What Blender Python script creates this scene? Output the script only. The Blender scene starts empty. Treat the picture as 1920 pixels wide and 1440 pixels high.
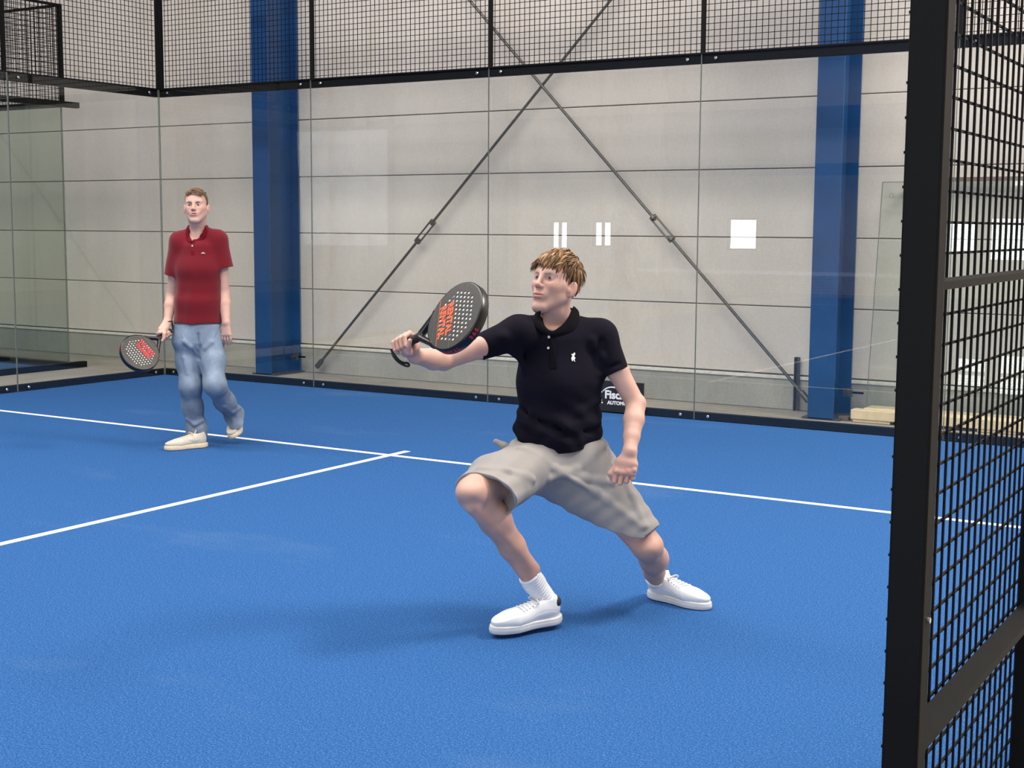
import bpy, bmesh, math, random
import numpy as np
from mathutils import Vector, Matrix

SC = bpy.context.scene
COL = SC.collection
rng = random.Random(7)

# ------------------------------------------------------------------ camera, exposure, light
# world: X runs along the back glass from its left corner, Y away from the net (back glass at Y=0), Z up
FPX = 2569.76
CAMP = np.array([10.558, -10.184, 1.550])
AR = np.array([0.85005258, 0.5266641, 0.00596102])
AU = np.array([-0.06494625, 0.09358054, 0.99349115])
AF = np.array([-0.52267828, 0.84490687, -0.11375324])
cd = bpy.data.cameras.new('camera')
cam = bpy.data.objects.new('camera', cd)
COL.objects.link(cam)
cd.sensor_fit = 'HORIZONTAL'; cd.sensor_width = 36.0; cd.lens = FPX / 1920 * 36.0
cd.clip_start = 0.05; cd.clip_end = 200
cam.matrix_world = Matrix(((AR[0], AU[0], -AF[0], CAMP[0]), (AR[1], AU[1], -AF[1], CAMP[1]),
                           (AR[2], AU[2], -AF[2], CAMP[2]), (0, 0, 0, 1)))
SC.camera = cam
SC.view_settings.view_transform = 'Standard'
SC.view_settings.look = 'None'
SC.view_settings.gamma = 1.0
SC.view_settings.use_curve_mapping = False
SC.view_settings.exposure = 0.0

w = bpy.data.worlds.new('world'); SC.world = w; w.use_nodes = True
w.node_tree.nodes['Background'].inputs[0].default_value = (0.75, 0.87, 1.0, 1)
w.node_tree.nodes['Background'].inputs[1].default_value = 0.6

def area(name, loc, target, sx, sy, power, col):
    ld = bpy.data.lights.new(name, 'AREA'); ld.shape = 'RECTANGLE'; ld.size = sx; ld.size_y = sy
    ld.energy = power; ld.color = col
    o = bpy.data.objects.new(name, ld); COL.objects.link(o)
    o.location = loc
    o.rotation_euler = (Vector(target) - Vector(loc)).to_track_quat('-Z', 'Y').to_euler()
    return o
# roof lights of the hall: one strong strip at the right, broad softer ones over the courts
area('roof_light', (13.2, -1.6, 7.85), (13.2, -1.6, 0), 2.4, 2.0, 1150, (1.0, 0.93, 0.84))
area('roof_light', (5.0, -8.5, 7.85), (5.0, -8.5, 0), 14, 4.0, 620, (1.0, 0.95, 0.9))
area('roof_light', (3.0, -5.6, 7.85), (3.0, -5.6, 0), 16, 2.0, 1050, (1.0, 0.95, 0.9))
area('roof_light', (6.0, -15.5, 7.85), (6.0, -15.5, 0), 14, 4.0, 420, (1.0, 0.96, 0.92))
area('gate_daylight', (11.0, -20.8, 2.6), (9.0, -4.0, 1.0), 9.0, 3.2, 640, (0.86, 0.93, 1.0))

# ------------------------------------------------------------------ helpers
def view_dir(px, py):
    d = AF + AR * (px - 960) / FPX - AU * (py - 720) / FPX
    return d
HF = np.array([AF[0], AF[1], 0.0]); HF /= np.linalg.norm(HF)     # horizontal forward of the view
HR = np.array([HF[1], -HF[0], 0.0])                              # horizontal right
UP = np.array([0.0, 0.0, 1.0])
def at(px, py, depth):
    """world point seen at pixel (px,py), `depth` metres in front of the camera (horizontally)"""
    d = view_dir(px, py)
    return CAMP + d * (depth / (d @ HF))
def dv(r, u, b):
    """world vector: r to the view's right, u up, b back towards the viewer"""
    return HR * r + UP * u - HF * b
def onplane(px, py, ax, val):
    d = view_dir(px, py)
    return CAMP + d * ((val - CAMP[ax]) / d[ax])

def tag(o, label=None, cat=None, group=None, kind=None):
    if label: o['label'] = label
    if cat: o['category'] = cat
    if group: o['group'] = group
    if kind: o['kind'] = kind
    return o
def empty(name, loc):
    o = bpy.data.objects.new(name, None); COL.objects.link(o); o.location = loc
    o.empty_display_size = 0.1
    return o
def wloc(o):
    v = Vector((0, 0, 0))
    while o is not None:
        v += o.location; o = o.parent
    return v
def link(name, me, mat=None, parent=None, origin=None):
    """mesh given in world coordinates (or about `origin`)"""
    o = bpy.data.objects.new(name, me); COL.objects.link(o)
    if parent is not None:
        o.parent = parent
        pw = wloc(parent)
        o.location = (Vector(origin) if origin is not None else Vector((0, 0, 0))) - pw
    elif origin is not None:
        o.location = origin
    if mat is not None and not me.materials: me.materials.append(mat)
    return o
class MB:
    def __init__(s): s.v = []; s.f = []; s.m = []
    def box(s, a, b, mi=0):
        x0, y0, z0 = a; x1, y1, z1 = b; n = len(s.v)
        s.v += [(x0,y0,z0),(x1,y0,z0),(x1,y1,z0),(x0,y1,z0),(x0,y0,z1),(x1,y0,z1),(x1,y1,z1),(x0,y1,z1)]
        for q in ((0,3,2,1),(4,5,6,7),(0,1,5,4),(1,2,6,5),(2,3,7,6),(3,0,4,7)):
            s.f.append(tuple(n + i for i in q)); s.m.append(mi)
        return s
    def tube(s, p, q, r, n=8, r2=None, mi=0, caps=True):
        p = np.array(p, float); q = np.array(q, float); r2 = r if r2 is None else r2
        d = q - p; d /= np.linalg.norm(d)
        a = np.cross(d, [0, 0, 1.0]) if abs(d[2]) < .9 else np.cross(d, [1.0, 0, 0])
        a /= np.linalg.norm(a); b = np.cross(d, a); k = len(s.v)
        for c, rr in ((p, r), (q, r2)):
            for i in range(n):
                t = 2 * math.pi * i / n
                s.v.append(tuple(c + rr * (math.cos(t) * a + math.sin(t) * b)))
        for i in range(n):
            j = (i + 1) % n
            s.f.append((k + i, k + j, k + n + j, k + n + i)); s.m.append(mi)
        if caps:
            s.f.append(tuple(k + i for i in reversed(range(n)))); s.m.append(mi)
            s.f.append(tuple(k + n + i for i in range(n))); s.m.append(mi)
        return s
    def mesh(s, name, smooth=False):
        me = bpy.data.meshes.new(name)
        me.from_pydata([tuple(map(float, v)) for v in s.v], [], s.f)
        me.polygons.foreach_set('material_index', s.m)
        if smooth: me.shade_smooth()
        me.update()
        return me
    def build(s, name, mat, parent=None, origin=None, smooth=False, bevel=0):
        if origin is not None:
            o3 = np.array(origin, float); s.v = [tuple(np.array(v) - o3) for v in s.v]
        me = s.mesh(name, smooth)
        if isinstance(mat, (list, tuple)):
            for m in mat: me.materials.append(m)
        else: me.materials.append(mat)
        o = link(name, me, None, parent, origin)
        if bevel:
            b = o.modifiers.new('bevel', 'BEVEL'); b.width = bevel; b.segments = 2; b.limit_method = 'ANGLE'
        return o
def polytube(name, pts, r, mat, parent=None, n=8, cyc=False):
    cu = bpy.data.curves.new(name, 'CURVE'); cu.dimensions = '3D'
    cu.bevel_depth = r; cu.bevel_resolution = 2; cu.use_fill_caps = True
    sp = cu.splines.new('NURBS'); sp.points.add(len(pts) - 1)
    for i, p in enumerate(pts): sp.points[i].co = (*[float(c) for c in p], 1)
    sp.order_u = 3; sp.use_endpoint_u = not cyc; sp.use_cyclic_u = cyc
    sp.resolution_u = 6
    t = bpy.data.objects.new('tmp', cu); COL.objects.link(t)
    me = bpy.data.meshes.new_from_object(t.evaluated_get(bpy.context.evaluated_depsgraph_get()))
    bpy.data.objects.remove(t); bpy.data.curves.remove(cu)
    me.materials.clear(); me.shade_smooth()
    return link(name, me, mat, parent)

# ------------------------------------------------------------------ materials
class NT:
    def __init__(s, name):
        s.m = bpy.data.materials.new(name); s.m.use_nodes = True
        s.t = s.m.node_tree; s.n = s.t.nodes; s.l = s.t.links
        s.b = s.n['Principled BSDF']; s.out = s.n['Material Output']
    def node(s, t, **k):
        n = s.n.new(t)
        for a, v in k.items():
            if a.startswith('i_'): n.inputs[a[2:].replace('_', ' ')].default_value = v
            else: setattr(n, a, v)
        return n
    def coord(s, scale=(1, 1, 1), kind='Object'):
        c = s.node('ShaderNodeTexCoord'); mp = s.node('ShaderNodeMapping')
        mp.inputs['Scale'].default_value = scale
        s.l.new(c.outputs[kind], mp.inputs[0]); return mp.outputs[0]
    def noise(s, vec, scale, detail=4, rough=.55):
        n = s.node('ShaderNodeTexNoise'); n.inputs['Scale'].default_value = scale
        n.inputs['Detail'].default_value = detail; n.inputs['Roughness'].default_value = rough
        if vec is not None: s.l.new(vec, n.inputs['Vector'])
        return n.outputs['Fac']
    def ramp(s, fac, stops):
        r = s.node('ShaderNodeValToRGB'); e = r.color_ramp.elements
        while len(e) < len(stops): e.new(0.5)
        for i, (p, c) in enumerate(stops):
            e[i].position = p; e[i].color = (*c, 1) if len(c) == 3 else c
        s.l.new(fac, r.inputs[0]); return r.outputs[0]
    def mix(s, fac, a, b, mode='MIX'):
        x = s.node('ShaderNodeMixRGB', blend_type=mode)
        for sock, v in ((x.inputs[0], fac), (x.inputs[1], a), (x.inputs[2], b)):
            if isinstance(v, (float, int)): sock.default_value = v
            elif isinstance(v, tuple): sock.default_value = (*v, 1) if len(v) == 3 else v
            else: s.l.new(v, sock)
        return x.outputs[0]
    def bump(s, h, strength=.3, dist=.002):
        b = s.node('ShaderNodeBump'); b.inputs['Strength'].default_value = strength
        b.inputs['Distance'].default_value = dist
        s.l.new(h, b.inputs['Height']); s.l.new(b.outputs[0], s.b.inputs['Normal']); return s
    def col(s, v):
        if isinstance(v, tuple): s.b.inputs['Base Color'].default_value = (*v, 1)
        else: s.l.new(v, s.b.inputs['Base Color'])
        return s
    def rough(s, v): s.b.inputs['Roughness'].default_value = v; return s
    def set(s, **k):
        for a, v in k.items(): s.b.inputs[a.replace('_', ' ')].default_value = v
        return s
def srgb(r, g, b):
    f = lambda c: (c / 255 / 12.92) if c <= 10 else ((c / 255 + .055) / 1.055) ** 2.4
    return (f(r), f(g), f(b))
def plain(name, c, rough=.5, metal=0.0, var=.12, scale=30, bump=0):
    m = NT(name); f = m.noise(m.coord(), scale)
    c1 = tuple(x * (1 - var) for x in c); c2 = tuple(min(1, x * (1 + var)) for x in c)
    m.col(m.ramp(f, [(.3, c1), (.7, c2)])).rough(rough).set(Metallic=metal)
    if bump: m.bump(f, bump, .002)
    return m.m
def mat_turf():
    m = NT('blue_turf'); v = m.coord()
    fine = m.noise(v, 150, 4, .8); mid = m.noise(v, 60, 3, .6)
    big = m.noise(m.coord((.5, 1.1, 1)), 1.1, 5, .6)
    c = m.ramp(fine, [(.36, srgb(15, 58, 112)), (.52, srgb(36, 86, 145)), (.66, srgb(96, 142, 196))])
    c = m.mix(.35, c, m.ramp(mid, [(.3, srgb(30, 75, 132)), (.7, srgb(48, 98, 157))]))
    vo = m.node('ShaderNodeTexVoronoi'); vo.inputs['Scale'].default_value = 34; m.l.new(v, vo.inputs['Vector'])
    c = m.mix(m.ramp(vo.outputs['Distance'], [(.03, (.5, .5, .5)), (.075, (0, 0, 0))]), c, srgb(150, 186, 220))
    dust = m.ramp(big, [(.60, (0, 0, 0)), (.82, (1, 1, 1))])
    dm = m.node('ShaderNodeMath', operation='MULTIPLY'); dm.inputs[1].default_value = .30
    m.l.new(dust, dm.inputs[0])
    c = m.mix(dm.outputs[0], c, srgb(104, 128, 158))
    m.col(c).rough(.95).set(Specular_IOR_Level=.15)
    m.bump(fine, .5, .004)
    return m.m
def mat_line():
    m = NT('white_turf_line'); v = m.coord(); f = m.noise(v, 260, 3, .75)
    m.col(m.ramp(f, [(.3, srgb(212, 216, 218)), (.6, srgb(250, 250, 248))])).rough(.9).bump(f, .4, .003)
    return m.m
def mat_concrete(name, c0, c1, stain, scale=1.2, rough=.8, bump=.15):
    m = NT(name); v = m.coord(kind='Object')
    big = m.noise(m.coord((1, 1, .45)), scale, 6, .62); fine = m.noise(v, 45, 5, .7)
    st = m.noise(m.coord((1.4, 1.4, .35)), scale * 2.2, 5, .7)
    c = m.ramp(big, [(.3, c0), (.7, c1)])
    c = m.mix(.14, c, m.ramp(fine, [(.3, (0.25, .24, .22)), (.7, (.95, .93, .9))]), 'OVERLAY')
    s = m.node('ShaderNodeMath', operation='MULTIPLY'); s.inputs[1].default_value = .5
    m.l.new(m.ramp(st, [(.55, (0, 0, 0)), (.8, (1, 1, 1))]), s.inputs[0])
    c = m.mix(s.outputs[0], c, stain)
    m.col(c).rough(rough).set(Specular_IOR_Level=.3)
    m.bump(fine, bump, .003)
    return m.m
def mat_glass(name, tint):
    m = NT(name); m.n.remove(m.b)
    tr = m.node('ShaderNodeBsdfTransparent'); tr.inputs[0].default_value = (*tint, 1)
    gl = m.node('ShaderNodeBsdfGlossy'); gl.inputs['Roughness'].default_value = 0.0
    gl.inputs['Color'].default_value = (1, 1, 1, 1)
    fr = m.node('ShaderNodeFresnel'); ge = m.node('ShaderNodeNewGeometry')
    mr = m.node('ShaderNodeMapRange'); mr.inputs['To Min'].default_value = 1.5; mr.inputs['To Max'].default_value = 1 / 1.5
    m.l.new(ge.outputs['Backfacing'], mr.inputs['Value']); m.l.new(mr.outputs[0], fr.inputs[0])   # same ratio on both faces of the pane
    mx = m.node('ShaderNodeMixShader')
    m.l.new(fr.outputs[0], mx.inputs[0]); m.l.new(tr.outputs[0], mx.inputs[1]); m.l.new(gl.outputs[0], mx.inputs[2])
    m.l.new(mx.outputs[0], m.out.inputs[0])
    return m.m
def mat_emit(name, c, s):
    m = NT(name); m.col((0, 0, 0)); m.b.inputs['Emission Color'].default_value = (*c, 1)
    m.b.inputs['Emission Strength'].default_value = s
    return m.m
TURF = mat_turf(); LINE = mat_line()
PANEL = mat_concrete('cream_concrete', srgb(206, 197, 187), srgb(226, 216, 206), srgb(200, 184, 160), 1.0)
PLINTH = mat_concrete('grey_concrete', srgb(150, 150, 146), srgb(178, 176, 168), srgb(140, 134, 120), 1.6)
FLOORC = mat_concrete('floor_concrete', srgb(140, 136, 128), srgb(172, 166, 154), srgb(120, 112, 98), 1.0)
JOINT = plain('joint_filler', srgb(110, 106, 100), .9)
LIP = plain('pale_joint_lip', srgb(226, 222, 212), .8)
BLACK = plain('black_powder_coat', (.0032, .0032, .0036), .62, 0, .1, 60, .03)
WIRE = plain('black_wire', (.003, .003, .005), .6, 0, .1, 60)
BLUES = plain('blue_steel_paint', srgb(22, 70, 122), .33, 0, .10, 6)
for _m in (BLACK, WIRE): _m.node_tree.nodes['Principled BSDF'].inputs['Specular IOR Level'].default_value = .18
STEEL = plain('galvanised_steel', srgb(104, 104, 100), .42, .6, .15, 40)
BOLT = plain('bright_bolt', (.75, .74, .72), .25, .9, .05, 40)
GLASS = mat_glass('clear_glass', (.975, .985, .978))
GEDGE = plain('glass_edge', srgb(120, 128, 122), .15)
WOOD = plain('pale_pallet_wood', srgb(222, 204, 168), .8, 0, .12, 12, .1)
BROWN = plain('brown_timber', srgb(112, 96, 82), .7, 0, .15, 14)
WHITE = plain('white_paint', (.8, .8, .8), .5, 0, .03)

# ------------------------------------------------------------------ hall shell
fl = MB().box((-16, -26, -.12), (22, 1.3, -.004)).build('floor', FLOORC); tag(fl, kind='structure')
wb = MB().box((-16, 1.085, 0), (22, 1.3, 8.2)).build('wall_back', JOINT); tag(wb, kind='structure')
wl = MB().box((-16.3, -26, 0), (-16, 1.3, 8.2)).build('wall_left', PANEL); tag(wl, kind='structure')
wr = MB().box((22, -26, 0), (22.3, 1.3, 8.2)).build('wall_right', PANEL); tag(wr, kind='structure')
ce = MB().box((-16.3, -26.3, 8.2), (22.3, 1.3, 8.4)).build('ceiling', PLINTH); tag(ce, kind='structure')
# wall behind the camera, with window openings; daylight shows through them
WF = -21.5
wins = [(-7.9, -7.35, .98, 1.72), (-6.62, -6.05, 1.05, 1.72), (-2.85, -2.05, 1.02, 1.80), (2.35, 3.15, 1.0, 1.72), (3.4, 5.2, .85, 1.84), (5.5, 7.6, .85, 1.84)]
xs = sorted(wins)
mb = MB(); x = -16.0
for (a, b, z0, z1) in xs:
    mb.box((x, WF - .25, 0), (a, WF, 8.2)); mb.box((a, WF - .25, 0), (b, WF, z0)); mb.box((a, WF - .25, z1), (b, WF, 8.2)); x = b
mb.box((x, WF - .25, 0), (22, WF, 8.2))
wf = mb.build('wall_front', PANEL); tag(wf, kind='structure')
DAY = mat_emit('bright_daylight_pane', (.92, .97, 1.0), 9.0)
for i, (a, b, z0, z1) in enumerate(xs):
    r = MB().box((a, WF - .2, z0), (b, WF - .17, z1)).build('window_%d' % (i + 1), DAY); tag(r, kind='structure')
    fr = MB(); t = .04
    fr.box((a, WF - .16, z0), (a + t, WF - .02, z1)).box((b - t, WF - .16, z0), (b, WF - .02, z1))
    fr.box((a + t, WF - .16, z0), (b - t, WF - .02, z0 + t)).box((a + t, WF - .16, z1 - t), (b - t, WF - .02, z1))
    if i < 2: fr.box(((a + b) / 2 - .02, WF - .15, z0 + t), ((a + b) / 2 + .02, WF - .03, z1 - t))
    fr.build('window_frame', BLACK, r)
lampb = MB().box((3.9, WF + .02, 2.52), (7.6, WF + .10, 2.62)).build('wall_lamp', mat_emit('lamp_tube', (1, .98, .92), 7.0))
tag(lampb, 'long strip lamp on the wall behind the camera', 'lamp')
# concrete panels: rows and bays between the blue columns
ZR = [.30, .885, 1.474, 2.062, 2.654, 5.08, 6.3, 7.5, 8.2]
XB = [-16, -11.19, -5.17, .85, 6.86, 12.87, 18.88, 22]
g = .004
for j in range(len(XB) - 1):
    x0, x1 = XB[j] + g, XB[j + 1] - g
    MB().box((x0, 1.060, 0), (x1, 1.09, .262)).build('plinth_slab', PLINTH, wb, (x0, 1.06, 0))
    MB().box((x0, 1.045, .262), (x1, 1.09, .290)).build('pale_lip', LIP, wb, (x0, 1.06, .26), bevel=.004)
    for i in range(len(ZR) - 1):
        dz = rng.uniform(-.003, .003)
        MB().box((x0, 1.068 + dz, ZR[i] + g), (x1, 1.09, ZR[i + 1] - g)).build('concrete_panel', PANEL, wb, (x0, 1.07, ZR[i]), bevel=.005)
# blue steel columns (H sections) on both long walls, cross beams on the far side
def column(x0, y0, y1, label, zt=8.1, w_=.22):
    r = empty('steel_column', (x0, y0, 0)); t = .014
    m = MB(); m.box((x0, y0, 0), (x0 + w_, y0 + t, zt)); m.box((x0, y1 - t, 0), (x0 + w_, y1, zt))
    m.box((x0 + w_ / 2 - .006, y0 + t, 0), (x0 + w_ / 2 + .006, y1 - t, zt))
    m.build('steel_profile', BLUES, r, bevel=.003)
    MB().box((x0 - .05, y0 - .0, 0), (x0 + w_ + .05, y1, .012)).build('base_plate', STEEL, r)
    tag(r, label, 'column'); return r
cL = column(.735, .575, 1.045, 'left blue steel column behind the corner glass, near the man in red')
cR = column(6.745, .60, 1.045, 'right blue steel column beside the stack of leaning glass panes')
for x in (-11.3, -5.28, 12.77): column(x, .59, 1.045, 'blue steel column of the hall wall outside the picture')
for x in (-15.0, -13.6, -9.4, 10, 16): column(x, WF + .02, WF + .5, 'blue steel column on the wall behind the camera', w_=.6 if x < -10 else .22)
for z0, z1 in ((2.78, 3.05), (3.85, 4.35), (5.4, 5.8)):
    tag(MB().box((-15.9, WF + .52, z0), (21.9, WF + .75, z1)).build('steel_beam', BLUES), 'blue steel beam along the wall behind the camera', 'beam')
for x in (-13.4, 14.4):
    for y in (-5.5, -12.5): column(x, y, y + .4, 'free standing blue steel column beside the courts')
# dark clamp plates on the columns' right edges, with the tie rod stubs
for cx, cy, z in ((.955, 1.0, .17), (6.965, .98, .20)):
    r = MB().box((cx - .03, cy - .07, z - .035), (cx + .05, cy - .05, z + .035)).build('clamp_plate', STEEL, bevel=.003)
    MB().tube((cx + .01, cy - .085, z), (cx + .01, cy - .07, z), .014, 12).build('bolt', STEEL, r)
    MB().box((cx + .05, cy - .06, z - .008), (cx + .14, cy - .045, z + .008)).build('bracket_arm', BLACK, r)
    tag(r, 'small steel clamp plate low on the %s blue column' % ('left' if cx < 2 else 'right'), 'clamp')
# crossed tie rods with turnbuckles
def rod(p, q, tb, label):
    p = np.array(p); q = np.array(q); d = (q - p) / np.linalg.norm(q - p)
    r = empty('bracing_rod', tuple(p)); c = p + d * tb
    m = MB().tube(p, c - d * .10, .0135, 10).tube(c + d * .10, q, .0135, 10); m.build('rod', STEEL, r, smooth=False)
    s = np.cross(d, [0, 1, 0]); s /= np.linalg.norm(s)
    for sg in (-1, 1):
        MB().tube(c - d * .12 + s * .026 * sg, c + d * .12 + s * .026 * sg, .009, 8).build('turnbuckle_bar', STEEL, r)
    for e in (-1, 1):
        MB().tube(c + d * (.115 * e), c + d * (.145 * e), .034, 10).build('turnbuckle_nut', STEEL, r)
    MB().tube(p, p + d * .10, .028, 8).build('end_fork', STEEL, r)
    tag(r, label, 'tie rod'); return r
def rodpt(px, py, Y): return onplane(px, py, 1, Y)
A0 = rodpt(594, 688, .98); A1 = rodpt(1145, 0, .98); dA = A1 - A0
rod(A0, A0 + dA * 1.45, float(np.linalg.norm(rodpt(795, 432, .98) - A0)), 'tie rod rising to the right, with a turnbuckle, over the cream wall')
B0 = rodpt(1516, 752, .93); B1 = rodpt(880, 0, .93); dB = B1 - B0
rod(B0, B0 + dB * 1.45, float(np.linalg.norm(rodpt(1240, 430, .93) - B0)), 'tie rod rising to the left, with a turnbuckle, ending at the right column')
# short dark angle leaning by the right column
r = MB().box((6.478, .985, 0), (6.484, 1.035, .46)).box((6.484, 1.029, 0), (6.515, 1.035, .46)).build('steel_angle', STEEL)
tag(r, 'short upright steel angle before the plinth, left of the right blue column', 'bracket')

# ------------------------------------------------------------------ the court
turf = MB().box((0.0, -20, -.03), (9.94, 0, 0)).build('blue_court_turf', TURF)
tag(turf, 'blue artificial turf of the padel court with inlaid white lines', 'turf')
for a, b in (((0, -2.80, 0), (10, -2.752, .0018)), ((4.975, -9.9, .0), (5.025, -2.572, .0021)), ((0, -17.2, 0), (10, -17.15, .0018))):
    MB().box((a[0], a[1], -.001), b).build('white_line', LINE, turf)
outer = MB().box((10.0, -12.2, -.004), (12.6, -7.2, -.0005)).build('entrance_mat', plain('dark_mat', (.03, .03, .035), .9))
tag(outer, 'dark rubber mat outside the court entrance', 'mat')
# base rails, top beams
H = 2.925
def rail(name, a, b, label, cat, mat=None, bevel=.003):
    return tag(MB().box(a, b).build(name, mat or BLACK, bevel=bevel), label, cat)
rail('base_rail', (-.02, .012, 0), (10.02, .07, .062), 'black base rail under the long back glass wall', 'rail')
rail('base_rail', (-.07, -10, 0), (-.012, .07, .062), 'black base rail under the side glass left of the corner', 'rail')
bt = rail('top_beam', (-.02, .014, 2.845), (10.02, .06, H - .008), 'black beam along the top of the back glass wall', 'beam')
MB().box((-.02, -.004, H - .008), (10.02, .07, H + .004)).build('angle_lip', BLACK, bt)
bl = rail('top_beam', (-.06, -4, 2.845), (-.014, .014, H - .008), 'black beam along the top of the side glass, left of the corner', 'beam')
MB().box((-.07, -4, H - .008), (.004, -.004, H + .004)).build('angle_lip', BLACK, bl)
def bolt(p, axis, parent, r=.013):
    p = np.array(p); a = np.array(axis, float)
    MB().tube(p, p + a * .006, r, 12, r * .7).build('bolt', BOLT, parent)
def pane(a, b, label, bolts, axis, mat=GLASS):
    r = MB().box(a, b).build('glass_pane', mat)
    x0, y0, z0 = a; x1, y1, z1 = b; e = .0016
    if x1 - x0 > y1 - y0:                               # ground edges show as thin grey lines
        MB().box((x0 - .0004, y0, z0), (x0 + e, y1, z1)).build('ground_edge', GEDGE, r); MB().box((x1 - e, y0, z0), (x1 + .0004, y1, z1)).build('ground_edge', GEDGE, r)
    else:
        MB().box((x0, y0 - .0004, z0), (x1, y0 + e, z1)).build('ground_edge', GEDGE, r); MB().box((x0, y1 - e, z0), (x1, y1 + .0004, z1)).build('ground_edge', GEDGE, r)
    for p in bolts: bolt(p, axis, r)
    tag(r, label, 'glass pane'); return r
names = ['back glass pane from the court corner to the first seam, behind the man in red', 'second back glass pane from the corner, right of the left blue column',
         'middle back glass pane behind the man in navy', 'fourth back glass pane, before the right blue column', 'last back glass pane at the right, behind the black post']
for i in range(5):
    x0 = 2 * i + .0015; x1 = 2 * i + 1.9985
    bs = [(xx, -.0005, zz) for xx in (x0 + .12, x1 - .12) for zz in (.035, 2.882)]
    pane((x0, 0, .004), (x1, .010, H - .009), names[i], bs, (0, -1, 0))
for i in range(2):
    y1 = -.012 if i == 0 else -1.853; y0 = -1.847 if i == 0 else -3.85
    bs = [(.0105, yy, zz) for yy in (y0 + .12, y1 - .12) for zz in (.035, 2.882)]
    pane((0, y0, .004), (.010, y1, H - .009), ['side glass pane next to the court corner, left of the man in red', 'side glass pane cut by the left edge of the picture'][i], bs, (1, 0, 0))
# mesh fence above the glass
def wires(parent, p0, u, L, z0, z1, step, r, mat, name='wire_mesh', off=0.0, single=False):
    p0 = np.array(p0, float); u = np.array(u, float); m = MB(); n = int(L / step)
    side = np.array([-u[1], u[0], 0]) * r
    for i in range(n + 1):
        p = p0 + u * (step * (i + .5))
        if step * (i + .5) > L: break
        a = p - u * r - side; b = p + u * r + side
        lo = np.minimum(a, b); hi = np.maximum(a, b)
        m.box((lo[0], lo[1], z0), (hi[0], hi[1], z1))
    k = 0
    while z0 + step * (k + .6) + off < z1:
        z = z0 + step * (k + .6) + off; a = p0 + side * 3; b = p0 + u * L + side * 3.0
        lo = np.minimum(a, b) - np.abs(side); hi = np.maximum(a, b) + np.abs(side)
        m.box((lo[0], lo[1], z - r), (hi[0], hi[1], z + r)); k += 1
    o = m.build(name, mat, parent); o['kind'] = 'stuff'; return o
for i in range(5):
    f = empty('mesh_panel', (2 * i + 1.0, .03, H))
    x0 = 2 * i + (.03 if i == 0 else .0); x1 = 2 * i + 2
    x0 += .016
    wires(f, (x0, .035, 0), (1, 0, 0), x1 - x0, H, 3.98, .05, .0024, WIRE)
    MB().box((x1 - .014, .012, H), (x1 + .013, .052, 4.0)).build('post', BLACK, f)
    MB().box((x0 + .014, .02, 3.97), (x1 - .014, .05, 4.0)).build('top_rail', BLACK, f)
    tag(f, ['wire mesh panel above the back glass, next to the court corner', 'wire mesh panel above the second back pane from the corner',
            'wire mesh panel above the middle back pane, crossed by both tie rods', 'wire mesh panel above the fourth back pane', 'wire mesh panel above the last back pane at the right'][i], 'mesh panel')
cp = MB().box((-.05, .012, H), (-.006, .056, 4.02)).box((-.002, .012, H), (.030, .05, 4.02)).build('corner_post', BLACK)
tag(cp, 'black double corner post above the glass corner', 'post')
for i in range(2):
    y1 = -.016 - 1.85 * i; y0 = y1 - 1.834
    f = empty('mesh_panel', (-.03, (y0 + y1) / 2, H))
    wires(f, (-.035, y1, 0), (0, -1, 0), 1.85, H, 3.98, .05, .0024, WIRE)
    MB().box((-.052, y0 - .014, H), (-.012, y0 + .014, 4.0)).build('post', BLACK, f)
    MB().box((-.05, y0 + .014, 3.97), (-.02, y1 - .014, 4.0)).build('top_rail', BLACK, f)
    tag(f, ['wire mesh panel above the side glass, left of the corner post', 'wire mesh panel above the side glass, at the left edge of the picture'][i], 'mesh panel')
# net of the court (seen only mirrored in the glass)
nt = empty('court_net', (5, -10, 0))
for x in (.0, 10): MB().box((x - .03, -10.03, .003), (x + .03, -9.97, .92)).build('net_post', BLACK, nt)
wires(nt, (0.04, -10, 0), (1, 0, 0), 9.92, .04, .84, .045, .0016, WIRE, 'net_mesh')
MB().box((.03, -10.012, .84), (9.97, -9.988, .90)).build('net_tape', WHITE, nt)
tag(nt, 'black court net with white top tape at mid court', 'net')

# neighbouring court on the left
nx = -1.30; ny = -.13
rail('base_rail', (nx - .05, -10, 0), (nx + .02, .09, .062), 'low black rail of the neighbouring court, ending left of the red-shirted man', 'rail')
rail('base_rail', (-9, ny, 0), (nx - .05, ny + .06, .062), 'black back rail of the neighbouring court at the left edge', 'rail')
rail('top_beam', (nx - .05, -4, 2.79), (nx + .02, .09, 2.85), 'black overhead beam of the neighbouring court, end sticking out left of the corner', 'beam')
rail('top_beam', (-9, ny, 2.79), (nx - .05, ny + .06, 2.85), 'black overhead back beam of the neighbouring court', 'beam')
nturf = MB().box((-11.2, -20, -.03), (nx - .05, ny, 0)).build('blue_court_turf', TURF)
tag(nturf, 'blue turf of the neighbouring court at the left edge', 'turf')
GLN = mat_glass('green_tinted_glass', (.92, .955, .925))
pane((nx - .012, -2.1, .0625), (nx, ny, 2.80), 'green-tinted side glass pane of the neighbouring court', [], (1, 0, 0), GLN)
pane((-3.3, ny - .012, .0625), (nx - .014, ny, 2.80), 'back glass pane of the neighbouring court, at the left edge', [], (0, -1, 0), GLN)
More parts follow.
